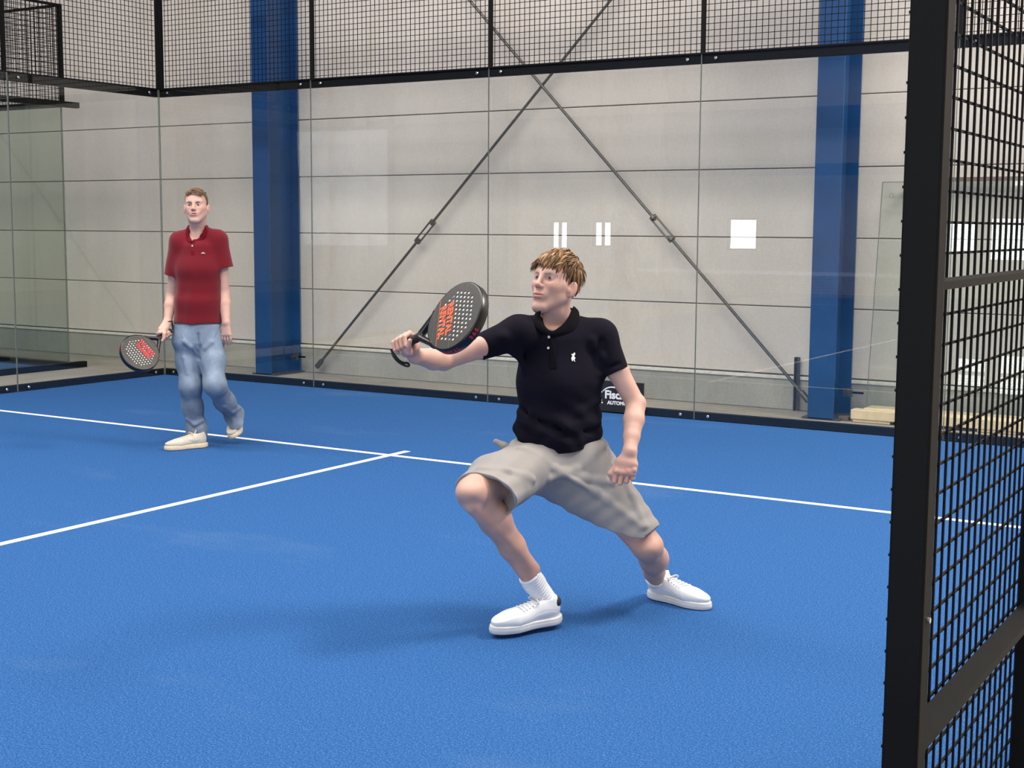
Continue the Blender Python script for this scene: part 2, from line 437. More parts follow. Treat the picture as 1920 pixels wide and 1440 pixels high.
for nm, p0, u, L, lab in (('mesh_panel', (nx, ny, 0), (0, -1, 0), 2.1, 'wire mesh panel over the side glass of the neighbouring court'),
                     ('mesh_panel', (nx - .03, ny, 0), (-1, 0, 0), 2.1, 'wire mesh panel over the back glass of the neighbouring court')):
    f = empty(nm, (p0[0], p0[1], 2.85))
    wires(f, p0, u, L, 2.85, 3.84, .05, .0024, WIRE)
    u_ = np.array(u, float); q = np.array(p0) + u_ * L
    a = np.array(p0, float) + u_ * .03
    lo = np.minimum(a, q) - [.015, .015, 0]; hi = np.maximum(a, q) + [.015, .015, 0]
    MB().box((lo[0], lo[1], 3.83), (hi[0], hi[1], 3.855)).build('top_rail', BLACK, f)
    pp = np.array(p0, float) if u[0] == 0 else q
    MB().box((pp[0] - .02, pp[1] - .02, 2.85), (pp[0] + .02, pp[1] + .02, 3.855)).build('post', BLACK, f)
    tag(f, lab, 'mesh panel')

# ------------------------------------------------------------------ near entrance fence at the right
fe = empty('entrance_fence', (9.97, -8.0, 0))
MB().box((9.945, -8.05, 0), (10.003, -8.0, 4.0)).build('post', BLACK, fe, bevel=.004)
MB().box((9.945, -7.03, 0), (10.003, -6.98, 4.0)).build('post', BLACK, fe, bevel=.004)
MB().box((9.945, -5.9, 0), (10.003, -5.85, 4.0)).build('post', BLACK, fe, bevel=.004)
for a, b in ((-8.0, -7.03), (-6.98, -5.9)):
    for z0, z1 in ((.705, .722), (1.456, 1.469), (2.2, 2.215), (2.95, 2.97), (3.97, 4.0), (.05, .07)):
        MB().box((9.956, a, z0), (10.001, b, z1)).build('rail', BLACK, fe)
MB().tube((10.003, -8.02, .93), (10.007, -8.02, .93), .005, 8).build('rivet', BOLT, fe)
WX = 9.950; ZS = .0528
vm = MB().box((-.0022, -.0022, 0), (.0022, .0022, 3.96)).mesh('wire'); vm.materials.append(WIRE)
hm = MB().box((-.0022, -2.05, -.0022), (.0022, .09, .0022)).mesh('wire'); hm.materials.append(WIRE)
y = -8.03
while y < -5.9:
    o = bpy.data.objects.new('wire', vm); COL.objects.link(o); o.parent = fe
    o.location = Vector((WX, y, .03)) - fe.location; y += .0492
z = 1.5625 - ZS * 28
while z < 3.97:
    o = bpy.data.objects.new('wire', hm); COL.objects.link(o); o.parent = fe
    o.location = Vector((WX - .0044, -5.997, z)) - fe.location; z += ZS
tag(fe, 'near black post and welded wire fence at the court entrance, right', 'fence')

# ------------------------------------------------------------------ glass stack, pallet beam, sign
GLG = mat_glass('greenish_thick_glass', (.965, .985, .97))
def lean(x0, x1, yb, yt, zb, zt, label):
    o = MB()
    t = .010
    o.v = [(x0, yb, zb), (x1, yb, zb), (x1, yb + t, zb), (x0, yb + t, zb), (x0 + .03, yt, zt), (x1, yt, zt), (x1, yt + t, zt), (x0 + .03, yt + t, zt)]
    o.f = [(0,3,2,1),(4,5,6,7),(0,1,5,4),(1,2,6,5),(2,3,7,6),(3,0,4,7)]; o.m = [0] * 6
    r = o.build('leaning_glass_pane', GLG)
    e = MB(); e.v = [(x0 - .002, yb, zb), (x0 + .003, yb, zb), (x0 + .003, yb + t, zb), (x0 - .002, yb + t, zb), (x0 + .028, yt, zt), (x0 + .033, yt, zt), (x0 + .033, yt + t, zt), (x0 + .028, yt + t, zt)]
    e.f = o.f; e.m = o.m; e.build('ground_edge', GEDGE, r)
    MB().box((x0 + .03, yt - .002, zt - .004), (x1, yt + t + .002, zt + .002)).build('ground_edge', GEDGE, r)
    q = np.array([x0 + .11, yt - .004 - (yt - yb) * .03, zt - .11])
    ring = [q + .018 * np.array([math.cos(a), 0, math.sin(a)]) for a in np.linspace(0, 2 * math.pi, 12, endpoint=False)]
    polytube('hole_rim', ring, .0025, GEDGE, r, cyc=True)
    tag(r, label, 'glass pane'); return r
lean(7.17, 10.4, .80, .93, .101, 1.93, 'greenish spare glass pane leaning against the hall wall')
tb = MB().box((7.42, .955, 1.935), (10.3, 1.03, 1.962)).build('timber_batten', BROWN); tag(tb, 'brown timber batten on top of the leaning glass panes', 'batten')
pl = empty('timber_beam', (7.2, .5, 0))
MB().box((7.10, .62, .022), (10.2, .74, .100)).build('beam', WOOD, pl, bevel=.006)
MB().box((7.16, .76, .022), (10.2, .98, .100)).build('beam', WOOD, pl, bevel=.006)
for x in (7.12, 8.1, 9.2): MB().box((x, .63, 0), (x + .30, .96, .022)).build('spacer', WOOD, pl)
tag(pl, 'pale timber beam lying on spacers under the leaning glass', 'beam')
st = MB().box((6.99, .66, 0), (7.07, .74, .03)).build('timber_offcut', BROWN); tag(st, 'small brown offcut on the floor at the right column', 'offcut')
# light strip and white cabinet seen through / behind the leaning glass
sg = empty('sign_board', (5.3, -.02, .02))
MB().box((5.035, -.030, .012), (5.555, -.012, .272)).build('board', plain('black_board', (.012, .012, .014), .5), sg, bevel=.002)
def text_mesh(name, s, size, mat, parent, M, ext=.001, bold=0.0, spacing=1.0, align='LEFT'):
    cu = bpy.data.curves.new(name, 'FONT'); cu.body = s; cu.size = size; cu.extrude = ext; cu.offset = bold
    cu.space_character = spacing; cu.align_x = align; cu.resolution_u = 3
    t = bpy.data.objects.new('tmp', cu); COL.objects.link(t)
    me = bpy.data.meshes.new_from_object(t.evaluated_get(bpy.context.evaluated_depsgraph_get()))
    bpy.data.objects.remove(t); bpy.data.curves.remove(cu)
    me.transform(M); me.materials.clear(); me.update()
    return link(name, me, mat, parent)
Mt = Matrix(((1, 0, 0, 5.195), (0, 0, -1, -.0312), (0, 1, 0, .125), (0, 0, 0, 1)))
text_mesh('lettering', 'Fischer', .095, WHITE, sg, Mt, .0008, .0035, 1.0)
Mt = Matrix(((1, 0, 0, 5.222), (0, 0, -1, -.0312), (0, 1, 0, .075), (0, 0, 0, 1)))
text_mesh('lettering', 'AUTOMOBILE', .042, WHITE, sg, Mt, .0008, .0018, 1.0)
arc = [(5.27 + .115 * math.cos(a), -.0315, .120 + .10 * math.sin(a)) for a in np.linspace(2.45, 1.35, 10)]
polytube('logo_arc', arc, .006, WHITE, sg)
for cx, cz in ((5.168, .175), (5.165, .105), (5.172, .085)): MB().tube((cx, -.0305, cz), (cx, -.033, cz), .007, 10).build('logo_dot', WHITE, sg)
tag(sg, 'low black sponsor board with white lettering at the back glass, behind the man in navy', 'sign')

# ------------------------------------------------------------------ implicit-surface modelling (bodies, clothes, shoes, hair)
V3 = lambda *a: np.array(a, float)
def nrm(v): v = np.array(v, float); return v / np.linalg.norm(v)
def f_cone(a, b, ra, rb):
    a = np.array(a, float); b = np.array(b, float); ab = b - a; L2 = max(ab @ ab, 1e-12)
    def f(P):
        t = np.clip(((P - a) @ ab) / L2, 0, 1)
        return np.linalg.norm(P - a - t[:, None] * ab, axis=1) - (ra + (rb - ra) * t)
    return f
def f_ell(c, r, R=None):
    c = np.array(c, float); r = np.array(r, float)
    def f(P):
        q = P - c
        if R is not None: q = q @ R            # columns of R are the local axes
        k0 = np.linalg.norm(q / r, axis=1); k1 = np.linalg.norm(q / r ** 2, axis=1) + 1e-9
        return k0 * (k0 - 1) / k1
    return f
def f_ecap(a, b, w0, h0, w1, h1, side, cap=.6):
    """flattened tube from a to b: half width w along `side`, half depth h across it"""
    a = np.array(a, float); b = np.array(b, float); u = b - a; L = np.linalg.norm(u); u = u / L
    s = np.array(side, float); s = nrm(s - u * (s @ u)); n = np.cross(u, s)
    def f(P):
        q = P - a; tt = q @ u; t = np.clip(tt / L, 0, 1); z = tt - t * L
        w = w0 + (w1 - w0) * t; h = h0 + (h1 - h0) * t; m = np.minimum(w, h)
        x = q @ s; y = q @ n
        k0 = np.sqrt((x / w) ** 2 + (y / h) ** 2 + (z / (m * cap * 1.6)) ** 2)
        k1 = np.sqrt((x / w ** 2) ** 2 + (y / h ** 2) ** 2 + (z / (m * cap * 1.6) ** 2) ** 2) + 1e-6
        return np.where(k0 < .35, -m * (1 - k0), k0 * (k0 - 1) / k1)
    return f
def f_half(p, n):
    p = np.array(p, float); n = nrm(n)
    return lambda P: (P - p) @ n                # positive beyond the plane
def f_max(*fs):
    def f(P):
        d = fs[0](P)
        for g in fs[1:]: d = np.maximum(d, g(P))
        return d
    return f
class Field:
    def __init__(s): s.ops = []
    def u(s, f, k=.01): s.ops.append(('u', f, k)); return s
    def sub(s, f, k=.005): s.ops.append(('s', f, k)); return s
    def cut(s, f, k=.003): s.ops.append(('i', f, k)); return s
    def disp(s, f): s.ops.append(('d', f, 0)); return s
    def cone(s, a, b, ra, rb, k=.01): return s.u(f_cone(a, b, ra, rb), k)
    def ell(s, c, r, R=None, k=.01): return s.u(f_ell(c, r, R), k)
    def chain(s, pts, rad, k=.01):
        for i in range(len(pts) - 1): s.cone(pts[i], pts[i + 1], rad[i], rad[i + 1], k)
        return s
    @staticmethod
    def comb(t, d, e, k):
        if t == 'u':
            h = np.maximum(k - np.abs(d - e), 0) / max(k, 1e-9); return np.minimum(d, e) - h * h * k * .25
        if t == 's': e = -e
        h = np.maximum(k - np.abs(d - e), 0) / max(k, 1e-9); return np.maximum(d, e) + h * h * k * .25
    def __call__(s, P):
        d = np.full(len(P), 9.0)
        for t, f, k in s.ops:
            d = d + f(P, d) if t == 'd' else s.comb(t, d, f(P), k)
        return d
    def lists(s, C, hd):
        """running value at block centres and, per op, which blocks it can touch"""
        d = np.full(len(C), 9.0); act = []
        for t, f, k in s.ops:
            if t == 'd': act.append(None); continue
            e = f(C)
            if t == 'u': act.append(e < d + k + 2.6 * hd)
            elif t == 's': act.append(-e > d - k - 2.6 * hd)
            else: act.append(e > d - k - 2.6 * hd)
            d = s.comb(t, d, e, k)
        return d, act
    def grid(s, lo, hi, h, B=10):
        lo = np.array(lo, float) + 1.234e-4; n = np.ceil((np.array(hi) - lo) / (h * B)).astype(int)
        I = np.stack(np.meshgrid(*[np.arange(k) for k in n], indexing='ij'), -1).reshape(-1, 3)
        bs = h * B; hd = bs * .8661
        C = lo + (I + .5) * bs
        d = s(C); keep = np.abs(d) < hd * 1.7 + .012
        I = I[keep]; C = C[keep]; _, act = s.lists(C, hd)
        g = np.stack(np.meshgrid(*[np.arange(B + 1)] * 3, indexing='ij'), -1).reshape(-1, 3)
        m = len(g); D = np.full((len(I), m), 9.0, np.float32)
        CH = 400
        for c0 in range(0, len(I), CH):
            idx = np.arange(c0, min(len(I), c0 + CH))
            P = (lo + (I[idx][:, None, :] * B + g[None]) * h)
            d = np.full(P.shape[:2], 9.0)
            for (t, f, k), a in zip(s.ops, act):
                if t == 'd':
                    d += f(P.reshape(-1, 3), d.reshape(-1)).reshape(d.shape); continue
                aa = np.nonzero(a[idx])[0]
                if not len(aa): continue
                e = f(P[aa].reshape(-1, 3)).reshape(len(aa), m)
                d[aa] = s.comb(t, d[aa], e, k)
            D[idx] = d
        return lo, I, D.reshape(len(I), B + 1, B + 1, B + 1), B
    def mesh(s, name, lo, hi, h, color=None, proj=True):
        lo, I, D, B = s.grid(lo, hi, h)
        neg = D < 0
        cn = sum(neg[:, i:B + i, j:B + j, k:B + k].astype(np.int8) for i in (0, 1) for j in (0, 1) for k in (0, 1))
        bi, ci, cj, ck = np.nonzero((cn > 0) & (cn < 8))
        cell = I[bi] * B + np.stack([ci, cj, ck], 1)
        M = 1 << 20
        key = (cell[:, 0].astype(np.int64) * M + cell[:, 1]) * M + cell[:, 2]
        c = [[[D[bi, ci + i, cj + j, ck + k] for k in (0, 1)] for j in (0, 1)] for i in (0, 1)]
        acc = np.zeros((len(bi), 3)); cnt = np.zeros(len(bi))
        for ax in range(3):
            for p in (0, 1):
                for q in (0, 1):
                    ia = [p, q]; ia.insert(ax, 0); ib = list(ia); ib[ax] = 1
                    a = c[ia[0]][ia[1]][ia[2]]; b = c[ib[0]][ib[1]][ib[2]]
                    x = (a < 0) != (b < 0); t = np.where(x, a / np.where(x, a - b, 1), 0)
                    pos = np.zeros((len(bi), 3)); pos[:, ax] = t
                    oth = [z for z in (0, 1, 2) if z != ax]; pos[:, oth[0]] = p; pos[:, oth[1]] = q
                    acc += pos * x[:, None]; cnt += x
        V = lo + (cell + acc / cnt[:, None]) * h
        order = np.argsort(key); ks = key[order]
        ks, first = np.unique(ks, return_index=True); order = order[first]
        V = V[order]
        def look(cc):
            kk = (cc[:, 0].astype(np.int64) * M + cc[:, 1]) * M + cc[:, 2]
            i = np.clip(np.searchsorted(ks, kk), 0, len(ks) - 1); return i, ks[i] == kk
        F = []
        for ax in range(3):
            sl0 = [slice(0, B)] * 3; sl1 = [slice(0, B)] * 3; sl1[ax] = slice(1, B + 1)
            n0 = neg[(slice(None), *sl0)]; n1 = neg[(slice(None), *sl1)]
            bb, i, j, k = np.nonzero(n0 != n1); out = n0[bb, i, j, k]
            nd = I[bb] * B + np.stack([i, j, k], 1)
            u_, v_ = (ax + 1) % 3, (ax + 2) % 3; q = []; ok = np.ones(len(nd), bool)
            for du, dv_ in ((-1, -1), (0, -1), (0, 0), (-1, 0)):
                cc = nd.copy(); cc[:, u_] += du; cc[:, v_] += dv_
                ii, o = look(cc); q.append(ii); ok &= o
            q = np.stack(q, 1)[ok]; out = out[ok]
            q[~out] = q[~out][:, ::-1]; F.append(q)
        F = np.concatenate(F)
        if proj:                                  # pull the vertices onto the surface
            e = h * .3
            for _ in range(1):
                d0 = s(V)
                G = np.stack([(s(V + V3(*(e if a == b else 0 for b in range(3)))) - d0) / e for a in range(3)], 1)
                g2 = np.maximum((G ** 2).sum(1), .25)
                st = np.clip(d0 / g2, -h * .6, h * .6); V = V - G * st[:, None]
        return rawmesh(name, V, F, color)
    def hit(s, px, py, tmax=12, t0=2.0):
        """where the view line through a pixel meets this surface"""
        d = view_dir(px, py); d = d / np.linalg.norm(d); t = t0
        for _ in range(120):
            e = float(s((CAMP + d * t)[None])[0])
            if e < .0004: break
            t += e * .7
            if t > tmax: return None
        return CAMP + d * t
    def surf(s, p, dirn, n=60):
        """march from p along dirn onto the surface"""
        p = np.array(p, float); dirn = nrm(dirn)
        for _ in range(n):
            e = float(s(p[None])[0])
            if abs(e) < .0003: break
            p = p + dirn * e * .7
        return p
def rawmesh(name, V, F, color=None):
    me = bpy.data.meshes.new(name); nF = len(F); nc = F.shape[1]
    me.vertices.add(len(V)); me.vertices.foreach_set('co', V.astype(np.float32).ravel())
    me.loops.add(nF * nc); me.loops.foreach_set('vertex_index', F.astype(np.int32).ravel())
    me.polygons.add(nF); me.polygons.foreach_set('loop_start', np.arange(0, nF * nc, nc, dtype=np.int32))
    if color is not None:
        a = me.color_attributes.new('Tint', 'FLOAT_COLOR', 'POINT')
        c = np.ones((len(V), 4), np.float32); c[:, :3] = color(V); a.data.foreach_set('color', c.ravel())
    me.update(calc_edges=True); me.validate(); me.shade_smooth()
    return me
def xform(me, M): me.transform(M); me.update(); return me
def frame4(o, x, y, z):
    return Matrix(((x[0], y[0], z[0], o[0]), (x[1], y[1], z[1], o[1]), (x[2], y[2], z[2], o[2]), (0, 0, 0, 1)))

def mat_tint(name, base, rough=.5, sss=0, weave=0, wscale=900, spec=.4, sheen=0, var=0, vs=8):
    m = NT(name); a = m.node('ShaderNodeAttribute', attribute_name='Tint')
    c = m.mix(1.0, a.outputs['Color'], base, 'MULTIPLY')
    if var:
        f = m.noise(m.coord(), vs, 5, .6)
        c = m.mix(1.0, c, m.ramp(f, [(.3, (1 - var,) * 3), (.7, (1, 1, 1))]), 'MULTIPLY')
    m.col(c).rough(rough).set(Specular_IOR_Level=spec)
    if sss:
        m.b.inputs['Subsurface Weight'].default_value = sss
        m.b.inputs['Subsurface Radius'].default_value = (1.0, .35, .2); m.b.inputs['Subsurface Scale'].default_value = .006
    if sheen: m.b.inputs['Sheen Weight'].default_value = sheen
    if weave: m.bump(m.noise(m.coord(), wscale, 2, .6), weave, .0012)
    return m.m
SKIN = mat_tint('fair_skin', (.60, .365, .295), .5, .12, .10, 260, .35)
HAIRM = mat_tint('hair', (1, 1, 1), .5, 0, 0, spec=.35)
NAVY = mat_tint('navy_pique', srgb(20, 18, 30), .9, 0, .35, 900, .12, 0)
NAVYP = plain('navy_cloth', srgb(13, 12, 20), .9, 0, .05)
REDC = plain('dark_red_cloth', srgb(98, 11, 25), .85, 0, .05)
DENC = plain('denim_seam', srgb(104, 122, 146), .85, 0, .05)
for _m in (NAVYP, REDC, DENC): _m.node_tree.nodes['Principled BSDF'].inputs['Specular IOR Level'].default_value = .12
RED = mat_tint('dark_red_pique', srgb(108, 12, 27), .85, 0, .35, 900, .2, .2)
GREYJ = mat_tint('heather_grey_jersey', srgb(154, 150, 148), .9, 0, .3, 900, .15, .1, .10, 400)
DENIM = mat_tint('light_denim', srgb(138, 154, 174), .85, 0, .3, 1200, .15, 0, .30, 14)
LEATHW = mat_tint('white_leather', (.74, .75, .77), .45, 0, .05, 300, .4)
LEATHC = mat_tint('cream_suede', srgb(214, 204, 188), .75, 0, .2, 500, .2, 0, .12, 30)
RUBW = plain('white_rubber', srgb(212, 212, 212), .6, 0, .04)
RUBC = plain('cream_rubber', srgb(222, 204, 176), .6, 0, .06)
SOCK = plain('white_sock', srgb(226, 226, 228), .95, 0, .06, 200, .4)
BLKL = plain('black_leather', (.012, .012, .014), .5)
EYEW = plain('shaded_eye_white', (.42, .40, .39), .3, 0, .02)  # whites darkened: the shade over the eyes is put into the colour
IRIS = plain('grey_blue_iris', (.04, .065, .09), .25)
PUPIL = plain('pupil', (.004, .004, .004), .2)
PEARL = plain('pearl_button', (.7, .68, .64), .25, 0, .08)
EMBR = plain('white_embroidery', (.80, .80, .78), .8, 0, .1, 300)
EMBG = plain('grey_green_embroidery', srgb(176, 182, 168), .8, 0, .1, 300)
CORD = plain('black_cord', (.010, .010, .010), .7)
RFACE = plain('racket_face', srgb(52, 50, 47), .38, 0, .25, 90)
PLUGW = plain('white_plug', (.85, .85, .83), .8, 0, .03)
RRIM = plain('racket_rim', srgb(20, 20, 22), .32, 0, .1, 90)
ORNG = plain('orange_print', srgb(236, 96, 52), .5)
REDP = plain('red_print', srgb(200, 30, 34), .5)

# ---- head built in its own frame: x to the person's left, y forward, z up, metres
def head_prims(F, O, X, Y, Z, S, spec):
    R = np.stack([X, Y, Z], 1)
    lz = spec.get('long', 1.0)
    T = lambda p: O + R @ (np.array((p[0], p[1], p[2] * (lz if p[2] < 0 else 1)), float) * S)
    E = lambda c, r, k=.01, tilt=None: F.ell(T(c), np.array(r) * S, R if tilt is None else R @ tilt, k * S)
    C = lambda a, b, ra, rb, k=.01: F.cone(T(a), T(b), ra * S, rb * S, k * S)
    jw = spec.get('jaw', 1.0)
    E((0, -.022, .036), (.073, .090, .084)); E((0, .030, .030), (.064, .062, .070), .03)
    E((0, .040, -.020), (.056, .050, .070), .03); E((0, .040, -.062), (.043 * jw, .044, .046), .025)
    for s in (-1, 1):
        E((s * .045, .018, -.032), (.019, .040, .036), .03)
        C((s * .054, .004, -.050), (s * .016, .072, -.096), .016, .016, .03)       # jaw line
        C((s * .052, .030, -.012), (s * .034, .064, -.020), .018, .018, .02)       # cheek bone
        C((s * .012, .084, .026), (s * .046, .068, .026), .0075, .0065, .014)      # brow ridge
    E((0, .074, -.098), (.021, .016, .015), .02)                                  # chin
    for s in (-1, 1):
        F.sub(f_ell(T((s * .031, .094, .006)), np.array((.017, .016, .012)) * S, R), .016 * S)
        E((s * .031, .070, .004), (.0150, .0135, .0125), .004)                     # lids over the eyeball
        F.sub(f_ell(T((s * .031, .0855, .0035)), np.array((.0115, .006, .0052)) * S, R), .003 * S)
        C((s * .018, .080, .0135), (s * .044, .074, .0115), .0028, .0024, .004)    # upper lid fold
    C((0, .088, .018), (0, .108, -.020), .0075, .0095, .012)                       # nose
    E((0, .108, -.024), (.0105, .0100, .0085), .008)
    for s in (-1, 1): E((s * .0115, .099, -.027), (.0070, .0090, .0070), .007)
    for s in (-1, 1): F.sub(f_ell(T((s * .0065, .103, -.034)), np.array((.0035, .0045, .003)) * S, R), .003 * S)
    E((0, .082, -.053), (.030, .017, .020), .02)                                  # muzzle
    E((0, .0955, -.0515), (.0225, .0070, .0052), .005); E((0, .0940, -.0625), (.0205, .0080, .0066), .006)
    op = spec.get('open', 0)
    F.sub(f_ell(T((0, .103, -.0568)), np.array((.0215, .010, .0013 + op)) * S, R), .0025 * S)
    if spec.get('smile'):
        for s in (-1, 1):
            F.sub(f_cone(T((s * .004, .1005, -.0585)), T((s * .0275, .0915, -.0500)), .0022 * S, .0016 * S), .002 * S)
            E((s * .033, .070, -.040), (.010, .014, .014), .015)
    for s in (-1, 1):                                                             # ears
        a = math.radians(14); tl = np.array([[1, 0, 0], [0, math.cos(a), -math.sin(a)], [0, math.sin(a), math.cos(a)]])
        b = -math.radians(22) * s; rz = np.array([[math.cos(b), -math.sin(b), 0], [math.sin(b), math.cos(b), 0], [0, 0, 1]])
        RR = rz.T @ tl
        E((s * .0830, -.006, -.018), (.0065, .0205, .0330), .006, RR)
        F.sub(f_ell(T((s * .0915, .001, -.015)), np.array((.0055, .0095, .0190)) * S, R @ RR), .004 * S)
        E((s * .0775, .010, -.024), (.006, .006, .010), .006)
    return T
def head_tint(O, X, Y, Z, S, spec):
    R = np.stack([X, Y, Z], 1)
    def col(P):
        q = ((P - O) @ R) / S; q[:, 2] = np.where(q[:, 2] < 0, q[:, 2] / spec.get('long', 1.0), q[:, 2]); c = np.ones((len(P), 3))
        n = (np.sin(P[:, 0] * 61 + P[:, 2] * 47) * np.sin(P[:, 1] * 53 - P[:, 2] * 71)) * .04
        c *= (1 + n)[:, None]
        def blend(m, t): c[:] = c * (1 - m[:, None]) + np.array(t) * m[:, None]
        inh = (np.linalg.norm(q, axis=1) < .16)
        sm = lambda d, a, b: np.clip((b - d) / (b - a), 0, 1) * inh
        for s in (-1, 1):
            blend(sm(np.linalg.norm((q - (s * .038, .072, -.024)) / (1, 1, .9), axis=1), .006, .036) * .45, (1.0, .74, .70))
            blend(sm(np.linalg.norm(q - (s * .084, -.006, -.018), axis=1), .018, .036) * .4, (1.0, .80, .76))
            blend(sm(np.linalg.norm((q - (s * .031, .084, .002)) / (1, 1, .8), axis=1), .009, .021) * .75, (.62, .48, .48))  # lids tinted darker, eye socket shade painted in
        blend(sm(np.linalg.norm(q - (0, .110, -.024), axis=1), .006, .020) * .5, (1.0, .74, .70))
        lip = np.linalg.norm((q - (0, .097, -.057)) / (.0245, .020, .0125), axis=1)
        blend(np.clip((1.06 - lip) / .22, 0, 1) * inh, (.96, .70, .68))
        ml = np.linalg.norm((q - (0, .093, -.0568)) / (.0205, .020, .0022), axis=1)
        blend(np.clip((1.1 - ml) / .3, 0, 1) * inh * .8, (.32, .16, .16))
        ns = np.minimum(np.linalg.norm(q - (.0065, .103, -.0335), axis=1), np.linalg.norm(q - (-.0065, .103, -.0335), axis=1))
        blend(sm(ns, .003, .0055) * .7, (.35, .2, .2))
        return np.clip(c, 0, 1.2)
    return col
def add_eyes(parent, T, R, S, gaze):
    for s in (-1, 1):
        c = T((s * .031, .0715, .0040)); g = nrm(R @ np.array(gaze, float)); r = .0128 * S
        bm = bmesh.new(); bmesh.ops.create_uvsphere(bm, u_segments=20, v_segments=14, radius=r)
        me = bpy.data.meshes.new('eye'); bm.to_mesh(me); bm.free(); me.shade_smooth()
        e = link('eye', me, EYEW, parent, c)
        up = np.array([0, 0, 1.0]); a = nrm(np.cross(g, up)); b = np.cross(a, g)
        for nm, rr, off, m in (('iris',   .0064, .0122, IRIS), ('pupil', .0030, .0128, PUPIL)):
            k = c + g * off * S; n = 16
            mb = MB(); mb.v = [tuple(k + g * .0011 * S)] + [tuple(k + rr * S * (math.cos(t) * a + math.sin(t) * b)) for t in np.linspace(0, 2 * math.pi, n, endpoint=False)]
            mb.f = [(0, 1 + i, 1 + (i + 1) % n) for i in range(n)]; mb.m = [0] * n
            mb.build(nm, m, e, smooth=True)
def strands(name, roots, dirs, lens, rads, cols, mat, parent, bend=None, n=5):
    """tapered, slightly flattened hair locks in one mesh with a tint per lock"""
    V = []; F = []; Cc = []
    for p, d, L, r, c, bd in zip(roots, dirs, lens, rads, cols, bend):
        d = nrm(d); base = len(V); pts = []
        for i in range(n + 1):
            t = i / n; pts.append(p + d * L * t + bd * (t * t))
        for i, q in enumerate(pts):
            t = i / n; rr = r * (1 - .85 * t ** 1.6)
            tg = nrm(pts[min(i + 1, n)] - pts[max(i - 1, 0)]); a = nrm(np.cross(tg, [.3, .2, .93])); b = np.cross(tg, a)
            for k in range(4):
                an = math.pi / 2 * k; V.append(q + rr * (math.cos(an) * a + .55 * math.sin(an) * b)); Cc.append(c)
        for i in range(n):
            for k in range(4):
                k2 = (k + 1) % 4; F.append((base + 4 * i + k, base + 4 * i + k2, base + 4 * i + 4 + k2, base + 4 * i + 4 + k))
        F.append((base + 4 * n, base + 4 * n + 1, base + 4 * n + 2, base + 4 * n + 3))
    V = np.array(V); Cc = np.array(Cc)
    me = rawmesh(name, V, np.array(F), lambda P: Cc)
    return link(name, me, mat, parent)

# ---- hands
def hand_grip(F, c, A, P, rad, S=1.0, k=.006):
    """right hand closed round a bar through c along A (A towards the thumb side); P points from bar to palm"""
    A = nrm(A); P = nrm(P - A * (P @ A)); Q = np.cross(A, P)
    ring = lambda th, r, z: c + A * z + (P * math.cos(th) + Q * math.sin(th)) * r
    offs = [.030, .010, -.010, -.029]; fr = [.0088, .0090, .0086, .0076]
    F.u(f_ecap(c + P * (rad + .016) + A * .030 + Q * .006, c + P * (rad + .016) - A * .030 + Q * .002, .030 * S, .014 * S, .026 * S, .012 * S, Q), .012)
    for i, (z, r) in enumerate(zip(offs, fr)):
        R0 = rad + r * .85
        a = [math.radians(x) for x in (48, 96, 165, 235, 285)]
        pts = [ring(a[0], R0 + .014, z * .95), ring(a[1], R0 + .012, z), ring(a[2], R0 + .004, z * 1.02), ring(a[3], R0 + .001, z), ring(a[4] - i * .06, R0, z * .98)]
        F.chain([pts[0], pts[1]], [r * 1.1, r * 1.08], k * 1.5)
        F.chain(pts[1:], [r * 1.08, r, r * .94, r * .84], .0022)
    R0 = rad + .009
    t = [ring(math.radians(-30), rad + .020, -.004), ring(math.radians(-72), R0 + .012, .022), ring(math.radians(-112), R0 + .004, .042), ring(math.radians(-140), R0 + .001, .058)]
    F.chain(t[:2], [.016, .0118], .012); F.chain(t[1:], [.0118, .0102, .0086], .003)
def nail(name, parent, p, up, fwd, r=.005):
    pass

